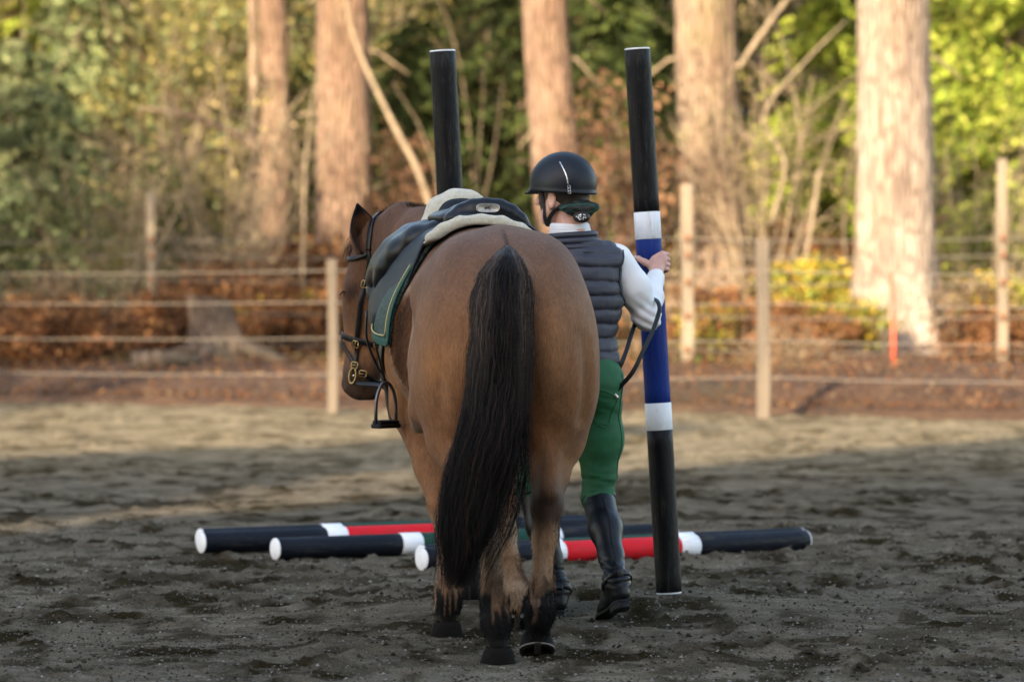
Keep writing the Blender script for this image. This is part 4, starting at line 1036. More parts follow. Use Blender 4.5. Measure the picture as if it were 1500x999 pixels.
# ears: leaf shaped cups
def ear_mesh(L=.205, W=.066):
    n, m = 22, 15; V = []
    for i in range(n):
        t = i/(n-1); w = W*(math.sin(math.pi*min(1, t*.90+.10))**.75)*(1-.25*t) if t < .999 else .002; w = max(w, .003)
        for j in range(m):
            a = (j/(m-1)-.5)*math.pi*(1.75-1.05*t); V.append((w*math.sin(a)*1.0, w*(math.cos(a))*1.05-.6*w, L*t+.010*math.cos(a)))
    V = np.array(V); V[:, 0] += .020*(V[:, 2]/L)**2
    i = np.arange(n-1)[:, None]*m; j = np.arange(m-1)[None]
    Q = np.stack([i+j, i+j+1, i+m+j+1, i+m+j], -1).reshape(-1, 4); return V, Q
def add_ear(pos, R3, flip, lab=None):
    V, Q = ear_mesh(); 
    if flip: V[:, 0] *= -1; Q = Q[:, ::-1]
    t = V[:, 2]/.185; ed = np.abs(V[:, 0])/.05
    jj = np.tile(np.abs(np.linspace(-1, 1, 15)), 22)
    c = np.array([.15,.068,.030])*(1-.2*t[:, None]); k = np.clip(sstep(.88, 1.0, jj)+sstep(.84, .98, t), 0, 1)[:, None]; c = c*(1-k)+np.array([.012,.010,.010])*k
    me = mk_mesh('ear', V @ R3 + pos, Q, c); o = obj('ear', me, M['coat'], horse)
    s = o.modifiers.new('thick', 'SOLIDIFY'); s.thickness = .006; s.offset = 0
    # soft hair inside
    mb = MB(); g = np.random.default_rng(4)
    for q in range(60):
        z = g.uniform(.03, .12); x = g.uniform(-.018, .018); p0 = np.array([x, .0, z]); p1 = p0+np.array([g.normal()*.008, -.012, .03])
        if flip: p0[0] *= -1; p1[0] *= -1
        V, Q_, T = tube(np.array([p0, (p0+p1)/2, p1]) @ R3 + pos, [.0012,.001,.0004], 3, False); mb.add(V, Q_, T, (.06,.03,.016))
    obj('ear_hair', mb.mesh('ear_hair'), M['mane'], o)
def ear_rot(up, opening):
    up = np.array(up, float); up /= np.linalg.norm(up); op = np.array(opening, float); op -= up*op.dot(up); op /= np.linalg.norm(op)
    ex = np.cross(op*-1, up); return np.array([ex, -op, up])
cam_dir = (W2H(0, HO[1]-1)-W2H(0, HO[1]))
e1 = PH(541, 377, 16.62); e1t = PH(513, 292, 16.58)
add_ear(e1, ear_rot(e1t-e1, cam_dir*1.0+W2H(.25, HO[1])), False)
e2 = hd(-.01, .03, -.075); add_ear(e2, ear_rot(np.array([0,0,.42])-1.0*HC-.35*HB, np.array([0,0,1.])), True)
# eyes with lids and lashes
for s in (1,-1):
    c = hd(.222, .066, s*.070); V = []
    mb = MB(); th = np.linspace(0, np.pi, 10); ph = np.linspace(0, 2*np.pi, 16, endpoint=False)
    S_ = SDF(c-.04, c+.04, .004); S_.ell(c, (.024,.021,.021), .005, M=HM); v_, q_ = S_.nets(); eo = obj('eye', mk_mesh('eye', v_, q_), M['eye'], horse)
    mb = MB(); out = HB*.75+HC*s*.65
    for q in range(16):
        u = (q/15-.5); p0 = c+HA*(-.012+abs(u)*.010)+(HB*.3-HC*s*.5)*u*.05+out*.018; p1 = p0+out*.014+HA*.006; p2 = p1+out*.010+HA*.014
        V, Q_, T = tube([p0, p1, p2], [.0013,.001,.0005], 3, False); mb.add(V, Q_, T, (.012,.01,.009))
    obj('eyelashes', mb.mesh('eyelashes'), M['mane'], eo)
    S_ = SDF(c-.07, c+.07, .0045); S_.ell(c-HA*.006, (.028,.0245,.026), .005, M=HM); S_.ell(c+out*.022+HA*.004, (.014,.03,.03), .006, 'sub', M=HM)
    v_, q_ = S_.nets(); obj('eyelid', mk_mesh('eyelid', v_, q_, np.tile([.03,.016,.010], (len(v_),1))), M['coat'], horse)

# ------------------------------------------------------------------ hair
def strands(paths, r0, cols, taper=.25, sides=3):
    """paths (n,m,3) -> one mesh of thin three sided hairs"""
    n, m, _ = paths.shape; t = np.gradient(paths, axis=1); t /= np.linalg.norm(t, axis=2)[..., None]+1e-9
    ref = np.array([.3,.9,.1]); a = np.cross(t, ref); a /= np.linalg.norm(a, axis=2)[..., None]+1e-9; b = np.cross(t, a)
    rr = (r0[:, None]*np.linspace(1, taper, m)[None])[..., None]; V = []
    for k in range(sides):
        an = 2*math.pi*k/sides; V.append(paths+rr*(math.cos(an)*a+math.sin(an)*b))
    V = np.stack(V, 2).reshape(-1, 3); base = (np.arange(n)[:, None, None]*m+np.arange(m-1)[None, :, None])*sides; k = np.arange(sides)[None, None]
    Q = np.stack([base+k, base+(k+1) % sides, base+sides+(k+1) % sides, base+sides+k], -1).reshape(-1, 4)
    C = np.repeat(cols, m*sides, 0) if cols.ndim == 2 else np.repeat(cols.reshape(-1, 3), sides, 0)
    return V, Q, C
def tail():
    g = np.random.default_rng(2)
    key = [(743,360,14.87,.006,.006),(741,376,14.79,.050,.035),(737,400,14.74,.100,.055),(735,440,14.70,.120,.065),(733,500,14.67,.124,.07),(729,560,14.65,.126,.07),(721,620,14.61,.128,.07),(706,680,14.58,.140,.068),(692,730,14.56,.132,.062),(682,775,14.54,.110,.055),(675,812,14.53,.070,.042),(666,864,14.52,.025,.02)]
    C = np.array([[*PH(px, py, Y)] for px, py, Y, *_ in key]); W = np.array([k[3] for k in key])*.88; D = np.array([k[4] for k in key])
    u = np.linspace(0, 1, len(key)); Ls = np.concatenate([[0], np.cumsum(np.linalg.norm(np.diff(C, axis=0), axis=1))]); Ls /= Ls[-1]
    ev = lambda A, t: np.interp(t, Ls, A)
    def cen(t): return np.stack([ev(C[:, i], t) for i in range(3)], -1)
    m = 28; tt = np.linspace(0, 1, m); side = np.array([0, -1, 0]); back = np.array([-1, 0, 0])
    def paths(n, rho_lo, rho_hi, frizz, endlo):
        phi = g.random(n)*2*np.pi; rho = np.sqrt(g.uniform(rho_lo**2, rho_hi**2, n)); start = g.random(n)**2.0*.16; end = endlo+(1-endlo)*g.random(n)**.6
        T_ = start[:, None]+(end-start)[:, None]*tt[None]
        ctr = cen(T_); w = ev(W, T_); d = ev(D, T_)
        # a hair leaves the dock at its root and reaches its place in the tail a little further down
        grow = sstep(0, .07, T_-start[:, None]); dockw = .022*sstep(0, .03, T_)+.003
        a = rho[:, None]*np.cos(phi)[:, None]; b = rho[:, None]*np.sin(phi)[:, None]
        wave = .0028*np.sin(T_*38+phi[:, None]*3)+.0026*np.sin(T_*70+phi[:, None]*11)
        lock = fbm(phi[:, None]*1.6+0*T_, rho[:, None]*3+0*T_, T_*3.0, 2)*.020*T_
        low = sstep(.55, 1, T_)
        fz = frizz*g.normal(size=(n,1))*T_**1.5 + g.normal(size=(n, 1))*.018*low + .0045*frizz/.01*vnoise(phi[:, None]*50, T_*26, rho[:, None]*9)
        x = a*(dockw*(1-grow)+w*grow)+wave+lock+fz
        dy = b*(dockw*(1-grow)+d*grow)*.9+.5*wave+.4*fz*g.normal(size=(n,1))
        # a side lock drifting to the right near the lower end
        sl = ((phi < .45) | (phi > 6.0)) & (g.random(n) < .35)
        x = x+np.where(sl[:, None], .075*sstep(.48, .80, T_), 0)
        return ctr+side*x[..., None]+back*dy[..., None], phi, rho, a, T_, sl
    Pp, phi, rho, a, T_, sl = paths(5000, .25, 1.0, .013, .60)
    n = len(phi); aw = np.abs(a[:, 0]); dusty = sstep(.30, .60, aw+.08*g.normal(size=n))
    upper = 1-sstep(.25, .55, T_); cb = np.array([.0028,.0027,.003]); cg = np.array([.115,.088,.068])
    brown = (g.random(n) < .035)[:, None]*sstep(.25, .6, T_)
    cols = cb+(cg-cb)*(dusty[:, None]*upper*(.35+.65*g.random((n,1))))[..., None]+np.array([.070,.032,.018])*brown[..., None]*.8
    V, Q, Cc = strands(Pp, g.uniform(.0009, .0019, n), cols); mb = MB(); mb.V.append(V.astype(f32)); mb.Q.append(Q.astype(np.int32)); mb.C.append(Cc.astype(f32)); mb.n = len(V)
    # core so the tail is not see-through
    ts = np.linspace(.045, .86, 30); cc = cen(ts); an = np.linspace(0, 2*np.pi, 20, endpoint=False)
    w = ev(W, ts)*.80*(1-sstep(.72, .9, ts)*.65); d = ev(D, ts)*.72
    Vc = cc[:, None]+side*(w[:, None]*np.cos(an))[..., None]+back*(d[:, None]*np.sin(an))[..., None]; Vc = Vc.reshape(-1, 3)
    i = np.arange(29)[:, None]*20; j = np.arange(20)[None]; Qc = np.stack([i+j, i+20+j, i+20+(j+1) % 20, i+(j+1) % 20], -1).reshape(-1, 4)
    mb.add(Vc, Qc, None, (.003,.0028,.003))
    obj('tail', mb.mesh('tail'), M['tail'], horse)
    # loose flyaway hairs
    Pp, phi, rho, a, T_, sl = paths(380, .9, 1.06, .022, .5); n = len(phi)
    V, Q, Cc = strands(Pp, np.full(n, .0008), np.tile(np.array([.03,.02,.014]), (n,1))); mb = MB(); mb.V.append(V.astype(f32)); mb.Q.append(Q.astype(np.int32)); mb.C.append(Cc.astype(f32)); mb.n = len(V)
    obj('tail_flyaway_hair', mb.mesh('tail_flyaway'), M['tail'], horse)
tail()
def mane():
    g = np.random.default_rng(6); n = 2600; t = g.random(n)
    crest = spline([(1.30,0,1.50),(1.44,.03,1.545),(1.58,.085,1.572),(1.70,.135,1.585),(1.80,.18,1.575),(1.87,.215,1.545)], 200)
    p = crest[(t*199).astype(int)]+np.stack([np.zeros(n), g.normal(size=n)*.012, -.012+0*t], 1); L = .036*(.7+.5*g.random(n))
    d = np.stack([g.normal(size=n)*.12, g.normal(size=n)*.22, np.ones(n)], 1); k = np.linspace(0, 1, 4)
    Pm = p[:, None]+d[:, None]*(L[:, None]*k)[..., None]
    cols = np.array([.050,.026,.014])*(.5+g.random((n,1))); V, Q, C = strands(Pm, np.full(n, .0014), cols)
    mb = MB(); mb.V.append(V.astype(f32)); mb.Q.append(Q.astype(np.int32)); mb.C.append(C.astype(f32)); mb.n = len(V)
    # forelock between the ears
    n = 420; p0 = hd(-.02,.03,0)+g.normal(size=(n,3))*.014; d = HB*.55+HA*.75; k = np.linspace(0, 1, 8)
    Pf = p0[:, None]+(k[None, :, None]*.16*(.6+.4*g.random((n,1,1))))*d+HB*(.035*np.sin(k*3))[None, :, None]+g.normal(size=(n,1,3))*.012*k[None, :, None]
    V, Q, C = strands(Pf, np.full(n, .0012), np.array([.03,.015,.01])*(.5+g.random((n,1)))); mb.V.append(V.astype(f32)); mb.Q.append(Q.astype(np.int32)+mb.n); mb.C.append(C.astype(f32)); mb.n += len(V)
    obj('mane', mb.mesh('mane'), M['mane'], horse)
mane()
def coat_fringe():
    """short hairs standing off the coat: leg feather, clipped patch, rump outline"""
    g = np.random.default_rng(16); nrm = H.grad(hv); z = hv[:, 2]; x, y = hv[:, 0], hv[:, 1]
    r = np.hypot((x-.66)*.95, (z-1.09)*.85)
    w = np.where((z < .30) & (z > .09), 5., np.where((r < .15) & (y > .1), 4., np.where(z > .5, .0, 1.6))); w[(x > 1.75)] = 0; w[z < .09] = 0
    idx = g.choice(len(hv), 26000, p=w/w.sum()); p = hv[idx]+g.normal(size=(26000,3))*.003; nn = nrm[idx]
    down = np.array([-.25,0,-1.0]); d = nn*.28+down*.9+g.normal(size=(26000,3))*.22; d /= np.linalg.norm(d, axis=1)[:, None]
    zz = p[:, 2]; L = np.where(zz < .3, .014, np.where((r[idx] < .15) & (p[:, 1] > .1), .020, .009))*(.5+g.random(26000)); k = np.linspace(0, 1, 3)
    Pm = p[:, None]-nn[:, None]*.001+d[:, None]*(L[:, None]*k)[..., None]
    c = coat_colour(p)*(.6+.8*g.random((26000,1))); V, Q, C = strands(Pm, np.full(26000, .0009), c)
    mb = MB(); mb.V.append(V.astype(f32)); mb.Q.append(Q.astype(np.int32)); mb.C.append(C.astype(f32)); mb.n = len(V)
    obj('coat_hair', mb.mesh('coat_hair'), M['mane'], horse)
coat_fringe()
# ------------------------------------------------------------------ tack
def hthing(name, label, cat, at_):
    """top-level thing in the horse's frame; at_ = its own origin there"""
    c, s = math.cos(HROT), math.sin(HROT); w = (at_[0]*c-at_[1]*s, HO[1]+at_[0]*s+at_[1]*c, at_[2])
    t = thing(name, label, cat, w, HROT); t['_o'] = 0; del t['_o']; return t, np.array(at_, float)
def put(name, V, Fs, mat, parent, off, cols=None, smooth=True):
    return obj(name, mk_mesh(name, np.asarray(V)-off, Fs, cols, smooth), M[mat], parent)
def putmb(name, parts, mat, parent, off):
    mb = MB()
    for V, Q, T in parts: mb.add(np.asarray(V)-off, Q, T)
    return obj(name, mb.mesh(name), M[mat], parent)
# ---- green saddle pad: a shell lying on the horse's back
padt, po = hthing('saddle_pad', 'dark green saddle pad with gold piping showing behind the saddle flap', 'saddle pad', (1.0,0,1.45))
PAD = [(.780,1.60),(.768,1.30),(.758,1.080),(.90,1.090),(1.10,1.125),(1.36,1.18),(1.40,1.35),(1.36,1.62)]
X, Y, Z = H.grid()
pp = poly2(PAD, X, Z)+0*Y
F = np.maximum(np.abs(H.F-.012)-.0085, pp); v, q = H.nets(F, 2)
def flare(p):
    p = np.array(p); p[:, 1] += np.sign(p[:, 1])*  .020*sstep(.75, 1.02, p[:, 0])*sstep(1.42, 1.18, p[:, 2]); return p
put('pad', flare(v), q, 'pad_pattern', padt, po)
for s in (1,-1):
    edge = [(.790,1.48),(.775,1.30),(.765,1.16),(.769,1.096),(.82,1.092),(.92,1.100),(1.10,1.135),(1.34,1.19)]
    e3 = spline([(a, s*.33, b) for a, b in edge], 90)
    p, n = H.project(e3, .024); putmb('binding', [ribbon(flare(p), n, .028, .007)], 'pad_green', padt, po)
    e3 = spline([(a+.022, s*.33, b+.024*(i > 2)) for i, (a, b) in enumerate(edge)], 90); p, n = H.project(e3, .028)
    putmb('piping', [tube(flare(p), .0026, 6)], 'gold', padt, po)
# ---- cream fleece half pad
flt, fo = hthing('fleece_pad', 'cream sheepskin half pad under the saddle, puffing up in front and behind', 'fleece pad', (1.0,0,1.5))
FL = [(.685,1.66),(.70,1.465),(.80,1.44),(1.25,1.42),(1.34,1.45),(1.36,1.70)]
F = np.maximum(np.abs(H.F-.027)-.012, poly2(FL, X, Z)+0*Y)+(.003*fbm(X*45, Y*45, Z*45, 3)).astype(f32)
G = SDF(H.lo, H.lo+(H.n-1)*H.h, H.h); G.F = F[:G.n[0], :G.n[1], :G.n[2]].astype(f32) if False else F.astype(f32); G.n = H.n
arc = [(-.20,1.475),(-.15,1.507),(-.08,1.533),(0,1.540),(.08,1.533),(.145,1.505),(.195,1.472)]
for (a, b) in zip(arc[:-1], arc[1:]): G.cone((.715, a[0], a[1]), (.715, b[0], b[1]), .015, .015, .02)
for f0, r0 in ((1.24,.030),(1.31,.034)):
    arc2 = [(-.125,1.50),(-.095,1.575),(-.04,1.612),(.015,1.615),(.075,1.585),(.12,1.50)]
    for (a, b) in zip(arc2[:-1], arc2[1:]): G.cone((f0, a[0], a[1]), (f0, b[0], b[1]), r0, r0, .04)
v, q = G.nets(smooth=2); put('fleece', v, q, 'fleece', flt, fo)
# ---- saddle
sdt, so = hthing('saddle', 'black leather dressage saddle with an oval metal badge on the cantle', 'saddle', (1.0,0,1.5))
S = SDF((.68,-.27,1.36), (1.36,.27,1.70), .006)
S.ell((1.02,0,1.545), (.27,.150,.040), .03)
cp = [(656,329,.016),(664,320,.026),(677,312,.034),(694,307,.038),(712,306,.040),(731,307,.038),(748,313,.034),(762,322,.026),(773,333,.016)]
cc_ = [PH(x, y, 15.62) for x, y, r in cp]
for a, b, (_, _, ra), (_, _, rb) in zip(cc_[:-1], cc_[1:], cp[:-1], cp[1:]):
    S.cone(a, b, ra, rb, .012); S.cone(a+(.05,0,-.01), b+(.05,0,-.01), ra, rb, .03)
cz = [(p[1], p[2]-r) for p, (_, _, r) in zip(cc_, cp)]; BC = cc_[4]
S.ell((1.22,0,1.575), (.06,.09,.05), .03)
v, q = S.nets(smooth=2); put('seat', v, q, 'black_leather', sdt, so)
pp_ = spline([PH(x, y, 15.60) for x, y in ((618,366),(632,351),(650,337),(680,324),(712,319),(745,322),(772,333),(790,346))], 50)
putmb('panel', [tube(pp_, .013, 8), tube(pp_+(.03,0,-.004), .014, 8)], 'black_leather', sdt, so)
putmb('piping', [tube(pp_+(-.012,0,.008), .0030, 6)], 'saddle_flap', sdt, so)
# badge
mb = MB(); n = 36; a = np.linspace(0, 2*np.pi, n, endpoint=False)
ce, se = np.sign(np.cos(a))*np.abs(np.cos(a))**.6, np.sign(np.sin(a))*np.abs(np.sin(a))**.6
fB = BC[0]-.0435
ring = lambda r, f: np.stack([np.full(n, f-.772+fB), BC[1]+.043*r*ce, BC[2]+.002+.0165*r*se], 1)
V = np.concatenate([ring(1,.772), ring(1,.764), ring(.9,.7625), ring(.86,.7645), [[.7645-.772+fB,BC[1],BC[2]+.002]]])
i = np.arange(3)[:, None]*n; j = np.arange(n)[None]; Q = np.stack([i+j, i+(j+1) % n, i+n+(j+1) % n, i+n+j], -1).reshape(-1, 4); T = [(3*n+k, 3*n+(k+1) % n, 4*n) for k in range(n)]
putmb('badge', [(V, Q, T)], 'badge', sdt, so)
hp = np.array([(-.014,.001),(-.011,.004),(-.006,.0035),(.002,.004),(.006,.0065),(.011,.0075),(.010,.0045),(.006,.003),(.005,-.001),(.010,-.006),(.008,-.0065),(.002,-.0015),(-.005,-.001),(-.011,-.006),(-.0125,-.0055),(-.008,.0)])
V = np.stack([np.full(16,fB-.0105), BC[1]-hp[:,0], BC[2]+.002+hp[:,1]], 1)
bpy_bm = __import__('bmesh'); bm = bpy_bm.new(); vs = [bm.verts.new(p-so) for p in V[:16]]; f_ = bm.faces.new(vs); bpy_bm.ops.triangulate(bm, faces=[f_]); me = bpy.data.meshes.new('badge_emblem'); bm.to_mesh(me); bm.free()
obj('badge_emblem', me, M['badge_dark'], sdt)
# flaps, skirts: curved leather sheets
def sheet(name, curve, rear, front, mat, th, s, n=26, m=22, round_=True, bulge=0.0):
    c = spline([(0,a,b) for a,b in curve], n)[:, 1:]; rr = spline([(r,0,0) for r in rear], n)[:, 0]; ff = spline([(r,0,0) for r in front], n)[:, 0]
    V = []
    for i in range(n):
        for j in range(m):
            t = j/(m-1); f = rr[i]+(ff[i]-rr[i])*t
            V.append((f, s*(c[i][0]+bulge*math.sin(math.pi*t)**.7-.03*max(0, t-.75)+(.095*min(t, .6)-.040)*min(1, i/(n*.35))), c[i][1]))
    V = np.array(V); i = np.arange(n-1)[:, None]*m; j = np.arange(m-1)[None]; Q = np.stack([i+j, i+j+1, i+m+j+1, i+m+j], -1).reshape(-1, 4)
    o = put(name, V, Q, mat, sdt, so); md = o.modifiers.new('thick', 'SOLIDIFY'); md.thickness = th; md.offset = 0
    bv = o.modifiers.new('round', 'BEVEL'); bv.width = th*.35; bv.segments = 2; bv.limit_method = 'ANGLE'; return o
fc = [(.12,1.520),(.20,1.480),(.258,1.41),(.295,1.325),(.320,1.245),(.332,1.175),(.332,1.125)]
for s in (1,-1):
    sheet('flap', fc, [.79,.775,.765,.768,.795,.86,.96], [1.16,1.24,1.33,1.37,1.34,1.26,1.16], 'saddle_flap', .010, s)
    SK = SDF((.66, .02 if s > 0 else -.46, 1.18), (1.40, .46 if s > 0 else -.02, 1.64), .007)
    sk = [(662,331,15.66,.020),(636,339,15.70,.036),(606,351,15.76,.052),(580,371,15.83,.060),(562,392,15.88,.052),(551,412,15.92,.034),(547,430,15.95,.014)]
    sp = [(PH(x, y, yy)-(0, .026*min(1, q_/3), 0))*np.array([1, s, 1]) for q_, (x, y, yy, r) in enumerate(sk)]; sr = [r for *_, r in sk]
    SK.chain(sp, sr, .03, sq=(1.3,1,1)); SK.chain([p+(.16,.0,.0) for p in sp], [r*.9 for r in sr], .06, sq=(1.6,1,1))
    v, q = SK.nets(smooth=3); put('skirt', v, q, 'black_leather', sdt, so)
    e_ = spline([PH(x, y, yy)*np.array([1, s, 1]) for x, y, yy in ((655,341,15.64),(628,358,15.66),(604,378,15.74),(582,394,15.80),(563,412,15.86),(548,434,15.93))], 40); pe, ne = SK.project(e_, .001, 20); putmb('piping', [tube(pe, .004, 6)], 'black_leather', sdt, so)
    K = SDF((.80, .10 if s > 0 else -.44, 1.10), (1.45, .44 if s > 0 else -.10, 1.56), .007)
    K.chain([(1.26,s*.225,1.44), (1.32,s*.280,1.36), (1.33,s*.305,1.27), (1.28,s*.315,1.20)], [.022,.034,.034,.02], .03)
    v, q = K.nets(smooth=2); put('knee_block', v, q, 'black_leather', sdt, so)
    # stirrup leather, buckle, iron
    x0 = 1.10; L0 = [(x0,s*.372,1.20),(x0,s*.372,1.10),(x0,s*.335,1.0),(x0,s*.306,.960)]
    putmb('stirrup_leather', [ribbon(spline(L0, 14), (0,s,0), .026, .008), ribbon(spline([(x0-.012,s*.350,1.12),(x0-.010,s*.330,1.04),(x0,s*.304,.95)], 12), (.2,s,0), .024, .006)], 'black_leather', sdt, so)
    c = np.array([x0, s*.300, .775]); ang = R(38)*s; ax = np.array([math.sin(ang)*-1, math.cos(ang)*s, 0]); ax = np.array([-math.cos(R(55)), s*math.sin(R(55)), 0])
    th = np.linspace(-.22*math.pi, 1.22*math.pi, 26); pts = [c+ax*.052*math.cos(t)+np.array([0,0,.050+.085*max(math.sin(t), -1)+(.028*math.exp(-((t-math.pi/2)/.25)**2))]) for t in th]
    pts = [c+ax*.050+(0,0,0)]+[c+ax*.050*math.cos(t)+np.array([0,0,.055+.105*math.sin(t)**.9]) for t in np.linspace(.001, math.pi-.001, 24)]+[c-ax*.050]
    io = putmb('stirrup_iron', [tube(pts, [.0065]*len(pts), 8)], 'dark_steel', sdt, so)
    V, Q, T = box((0,0,0), (.112,.052,.018), bev=.3); V2, Q2, T2 = box((0,0,.014), (.100,.046,.014), bev=.3)
    rot = np.array([ax, np.cross((0,0,1), ax), (0,0,1)]); rot[:, 2] += 0
    putmb('footbed', [(V @ rot+c, Q, T), (V2 @ rot+c, Q2, T2)], 'rubber', io, so)
# girth
gv = SDF((.98,-.45,.60),(1.22,.45,1.20),.007); 
ang = np.linspace(-1.35, math.pi+1.35, 60)[::-1]; gp_ = [(1.10, .42*math.cos(t), 1.02-.42*math.sin(t)) for t in np.linspace(-.15, math.pi+.15, 60)]
c0 = np.array([1.28, 0, 1.06]); dirs = [np.array([0, math.cos(t), -math.sin(t)]) for t in np.linspace(-.25, math.pi+.25, 60)]; gp_ = []
for d in dirs:
    rr = np.linspace(.12, .46, 120); vv = H.sample(c0+d*rr[:, None]); k = np.argmax(vv > 0); gp_.append(c0+d*(rr[k]+.008))
gp_ = np.array(gp_); n = np.array(dirs); putmb('girth', [ribbon(gp_, n, .075, .012)], 'black_leather', sdt, so)

# ---- bridle
brt, bo = hthing('bridle', 'black leather bridle with brass buckles on the head of the horse', 'bridle', tuple(POLL))
def strap(name, pix, w=.016, off=.006, mat='black_leather', parent=None, th=.005, Y0=16.42, n=30):
    p = spline([PH(x, y, Y0) for x, y in pix], n); p, nn = H.project(p, off, 40); p = spline(p[::3], n); p, nn = H.project(p, off, 10)
    return putmb(name, [ribbon(p, nn, w, th)], mat, parent or brt, bo), p, nn
def hstrap(name, abc, w=.016, off=.006, mat='black_leather', n=40, th=.005):
    p = spline([hd(*q) for q in abc], n); p, nn = H.project(p, off, 30)
    return putmb(name, [ribbon(p, nn, w, th)], mat, brt, bo), p, nn
def buckle(c, nn, up, w=.024, h=.028, mat='brass'):
    nn = np.asarray(nn, float); up = np.asarray(up, float); up = up-nn*up.dot(nn); up /= np.linalg.norm(up); sd = np.cross(up, nn)
    q = [c+nn*.005+sd*w/2*x+up*h/2*y for x, y in ((-1,-.7),(-1,.7),(-.7,1),(.7,1),(1,.7),(1,-.7),(.7,-1),(-.7,-1),(-1,-.7),(-1,-.5))]
    putmb('buckle', [tube(q, .0026, 6), tube([c+nn*.007-up*h/2, c+nn*.009+up*h/2], .0018, 5)], mat, brt, bo)
for s in (1,-1):
    _, p, nn = hstrap('cheekpiece', [(.03,-.01,s*.10),(.12,-.010,s*.11),(.22,-.004,s*.11),(.34,.0,s*.10),(.44,.004,s*.09),(.515,.0,s*.085)], .018, .007)
    buckle(p[12], nn[12], HA); buckle(p[29], nn[29], HA)
    _, p, nn = hstrap('throat_lash', [(.03,-.01,s*.10),(.12,-.05,s*.10),(.24,-.13,s*.09),(.32,-.20,s*.03)], .011, .006)
    bc = hd(.535,.0,s*.070); ring_ = [bc+HA*.030*math.cos(t)+HB*.015*math.sin(t)+HC*s*.004 for t in np.linspace(0, 2*math.pi, 30)]
    putmb('bit_ring', [tube(ring_, .0042, 8, False)], 'brass', brt, bo)
    putmb('bit_mouthpiece', [tube([bc, bc-HC*s*.03, bc-HC*s*.065], [.006,.007,.007], 8)], 'steel', brt, bo)
hstrap('headpiece', [(.04,-.01,.10),(-.02,-.015,.075),(-.055,-.02,.02),(-.055,-.02,-.02),(-.02,-.015,-.075),(.04,-.01,-.10)], .026, .008)
hstrap('browband', [(.055,-.005,.10),(.085,.07,.085),(.095,.13,.03),(.095,.13,-.03),(.085,.07,-.085),(.055,-.005,-.10)], .016, .010)
_, p, nn = hstrap('noseband', [(.40,-.13,0),(.40,-.10,.05),(.40,-.02,.10),(.395,.06,.07),(.39,.10,.0),(.395,.06,-.07),(.40,-.02,-.10),(.40,-.10,-.05),(.40,-.13,0)], .022, .008)
buckle(p[6], nn[6], HB)
_, p, nn = hstrap('flash_strap', [(.385,.10,.0),(.43,.07,.05),(.49,.0,.08),(.53,-.06,.06),(.545,-.10,.01),(.53,-.06,-.06),(.49,.0,-.08),(.43,.07,-.05),(.385,.10,.0)], .013, .010)
buckle(p[10], nn[10], HB); buckle(p[13], nn[13], HB)
# reins: from the bit, in front of the chest and looped over the handler's right arm
def rein(name, pts3, n=110, w=.017):
    p = spline(pts3, n); rb = ribbon(p, np.array([-1.0,-.12,.25]), w, .006); return putmb(name, [rb], 'black_leather', brt, bo)
rA = [(563,566,16.50),(586,588,16.62),(640,622,16.82),(720,640,16.92),(800,628,16.86),(856,597,16.60),(878,576,16.50),(905,542,16.46),(917,515,16.48),(927,483,16.55),(936,462,16.62),(948,440,16.68)]
rB = [(575,576,16.58),(620,610,16.80),(700,645,16.92),(790,640,16.84),(853,615,16.56),(878,600,16.46),(902,573,16.42),(926,546,16.41),(943,512,16.43),(956,485,16.46),(964,462,16.49),(966,450,16.52),(961,439,16.57),(950,436,16.66)]
b0 = hd(.56,-.02,.078); b1 = hd(.56,-.02,-.078)
rein('rein', [b0]+[PH(*q) for q in rA]); rein('rein', [b1]+[PH(*q) for q in rB])
# ------------------------------------------------------------------ the handler
PX0, PY0 = .25, 16.5
person = thing('person', 'person on foot in a charcoal quilted vest, white sleeves, green breeches and black boots', 'person', (PX0, PY0, 0))
def rel(px, py, Y): p = P(px, py, Y); return np.array([p.x-PX0, p.y-PY0, p.z])
hdir = np.array([-math.sin(R(54)), math.cos(R(54)), -.03]); hdir /= np.linalg.norm(hdir)
hs = np.cross(hdir, (0,0,1)); hs /= np.linalg.norm(hs); hu = np.cross(hs, hdir)        # hs: his right of the face -> towards camera is -hs?
if hs[1] > 0: hs = -hs                                                                   # hs now points to the camera
HMp = [hdir, hs, hu]
HCn = np.array([-.055,.01,1.655])
def hp_(a, b, c): return HCn+hdir*a+hs*b+hu*c
def torso(B, off=0.0, k=.05):
    B.ell((0,.01,1.26), (.150+off,.108+off,.20+off), k); B.ell((0,.0,1.38), (.150+off,.085+off,.085+off), k)
    B.ell((-.005,.0,1.10), (.128+off,.092+off,.15+off), k); B.ell((-.01,.0,.965), (.150+off,.105+off,.12+off), k)
SH = np.array([.150,.03,1.385]); EL = rel(947,463,16.60); WR = rel(960,408,16.845)
SHl = np.array([-.150,.03,1.385]); ELl = np.array([-.23,.10,1.12]); WRl = np.array([-.20,.32,1.16])
HIP = [np.array([.082,.0,.92]), np.array([-.085,.0,.92])]; KN = [rel(876,728,16.52), np.array([-.165,.12,.50])]
AN = [rel(903,850,16.25), np.array([-.075,.06,.115])]
def legs(B, off=0.0, k=.05, full=True):
    B.ell((.072,-.055,.915), (.088+off,.085+off,.105+off), k); B.ell((-.075,-.055,.915), (.088+off,.085+off,.105+off), k)
    for i in (0,1):
        mid = HIP[i]*.5+KN[i]*.5+np.array([.008 if i == 0 else -.008, .01, 0])
        B.chain([HIP[i], mid, KN[i]], [.088+off,.078+off,.054+off], k)
        if full: B.chain([KN[i], KN[i]*.6+AN[i]*.4+np.array([0,-.015,0]), AN[i]], [.046,.040,.026], k)
Bd = SDF((-.36,-.42,-.02), (.46,.58,1.86), .0048)
torso(Bd, 0); legs(Bd, -.004)
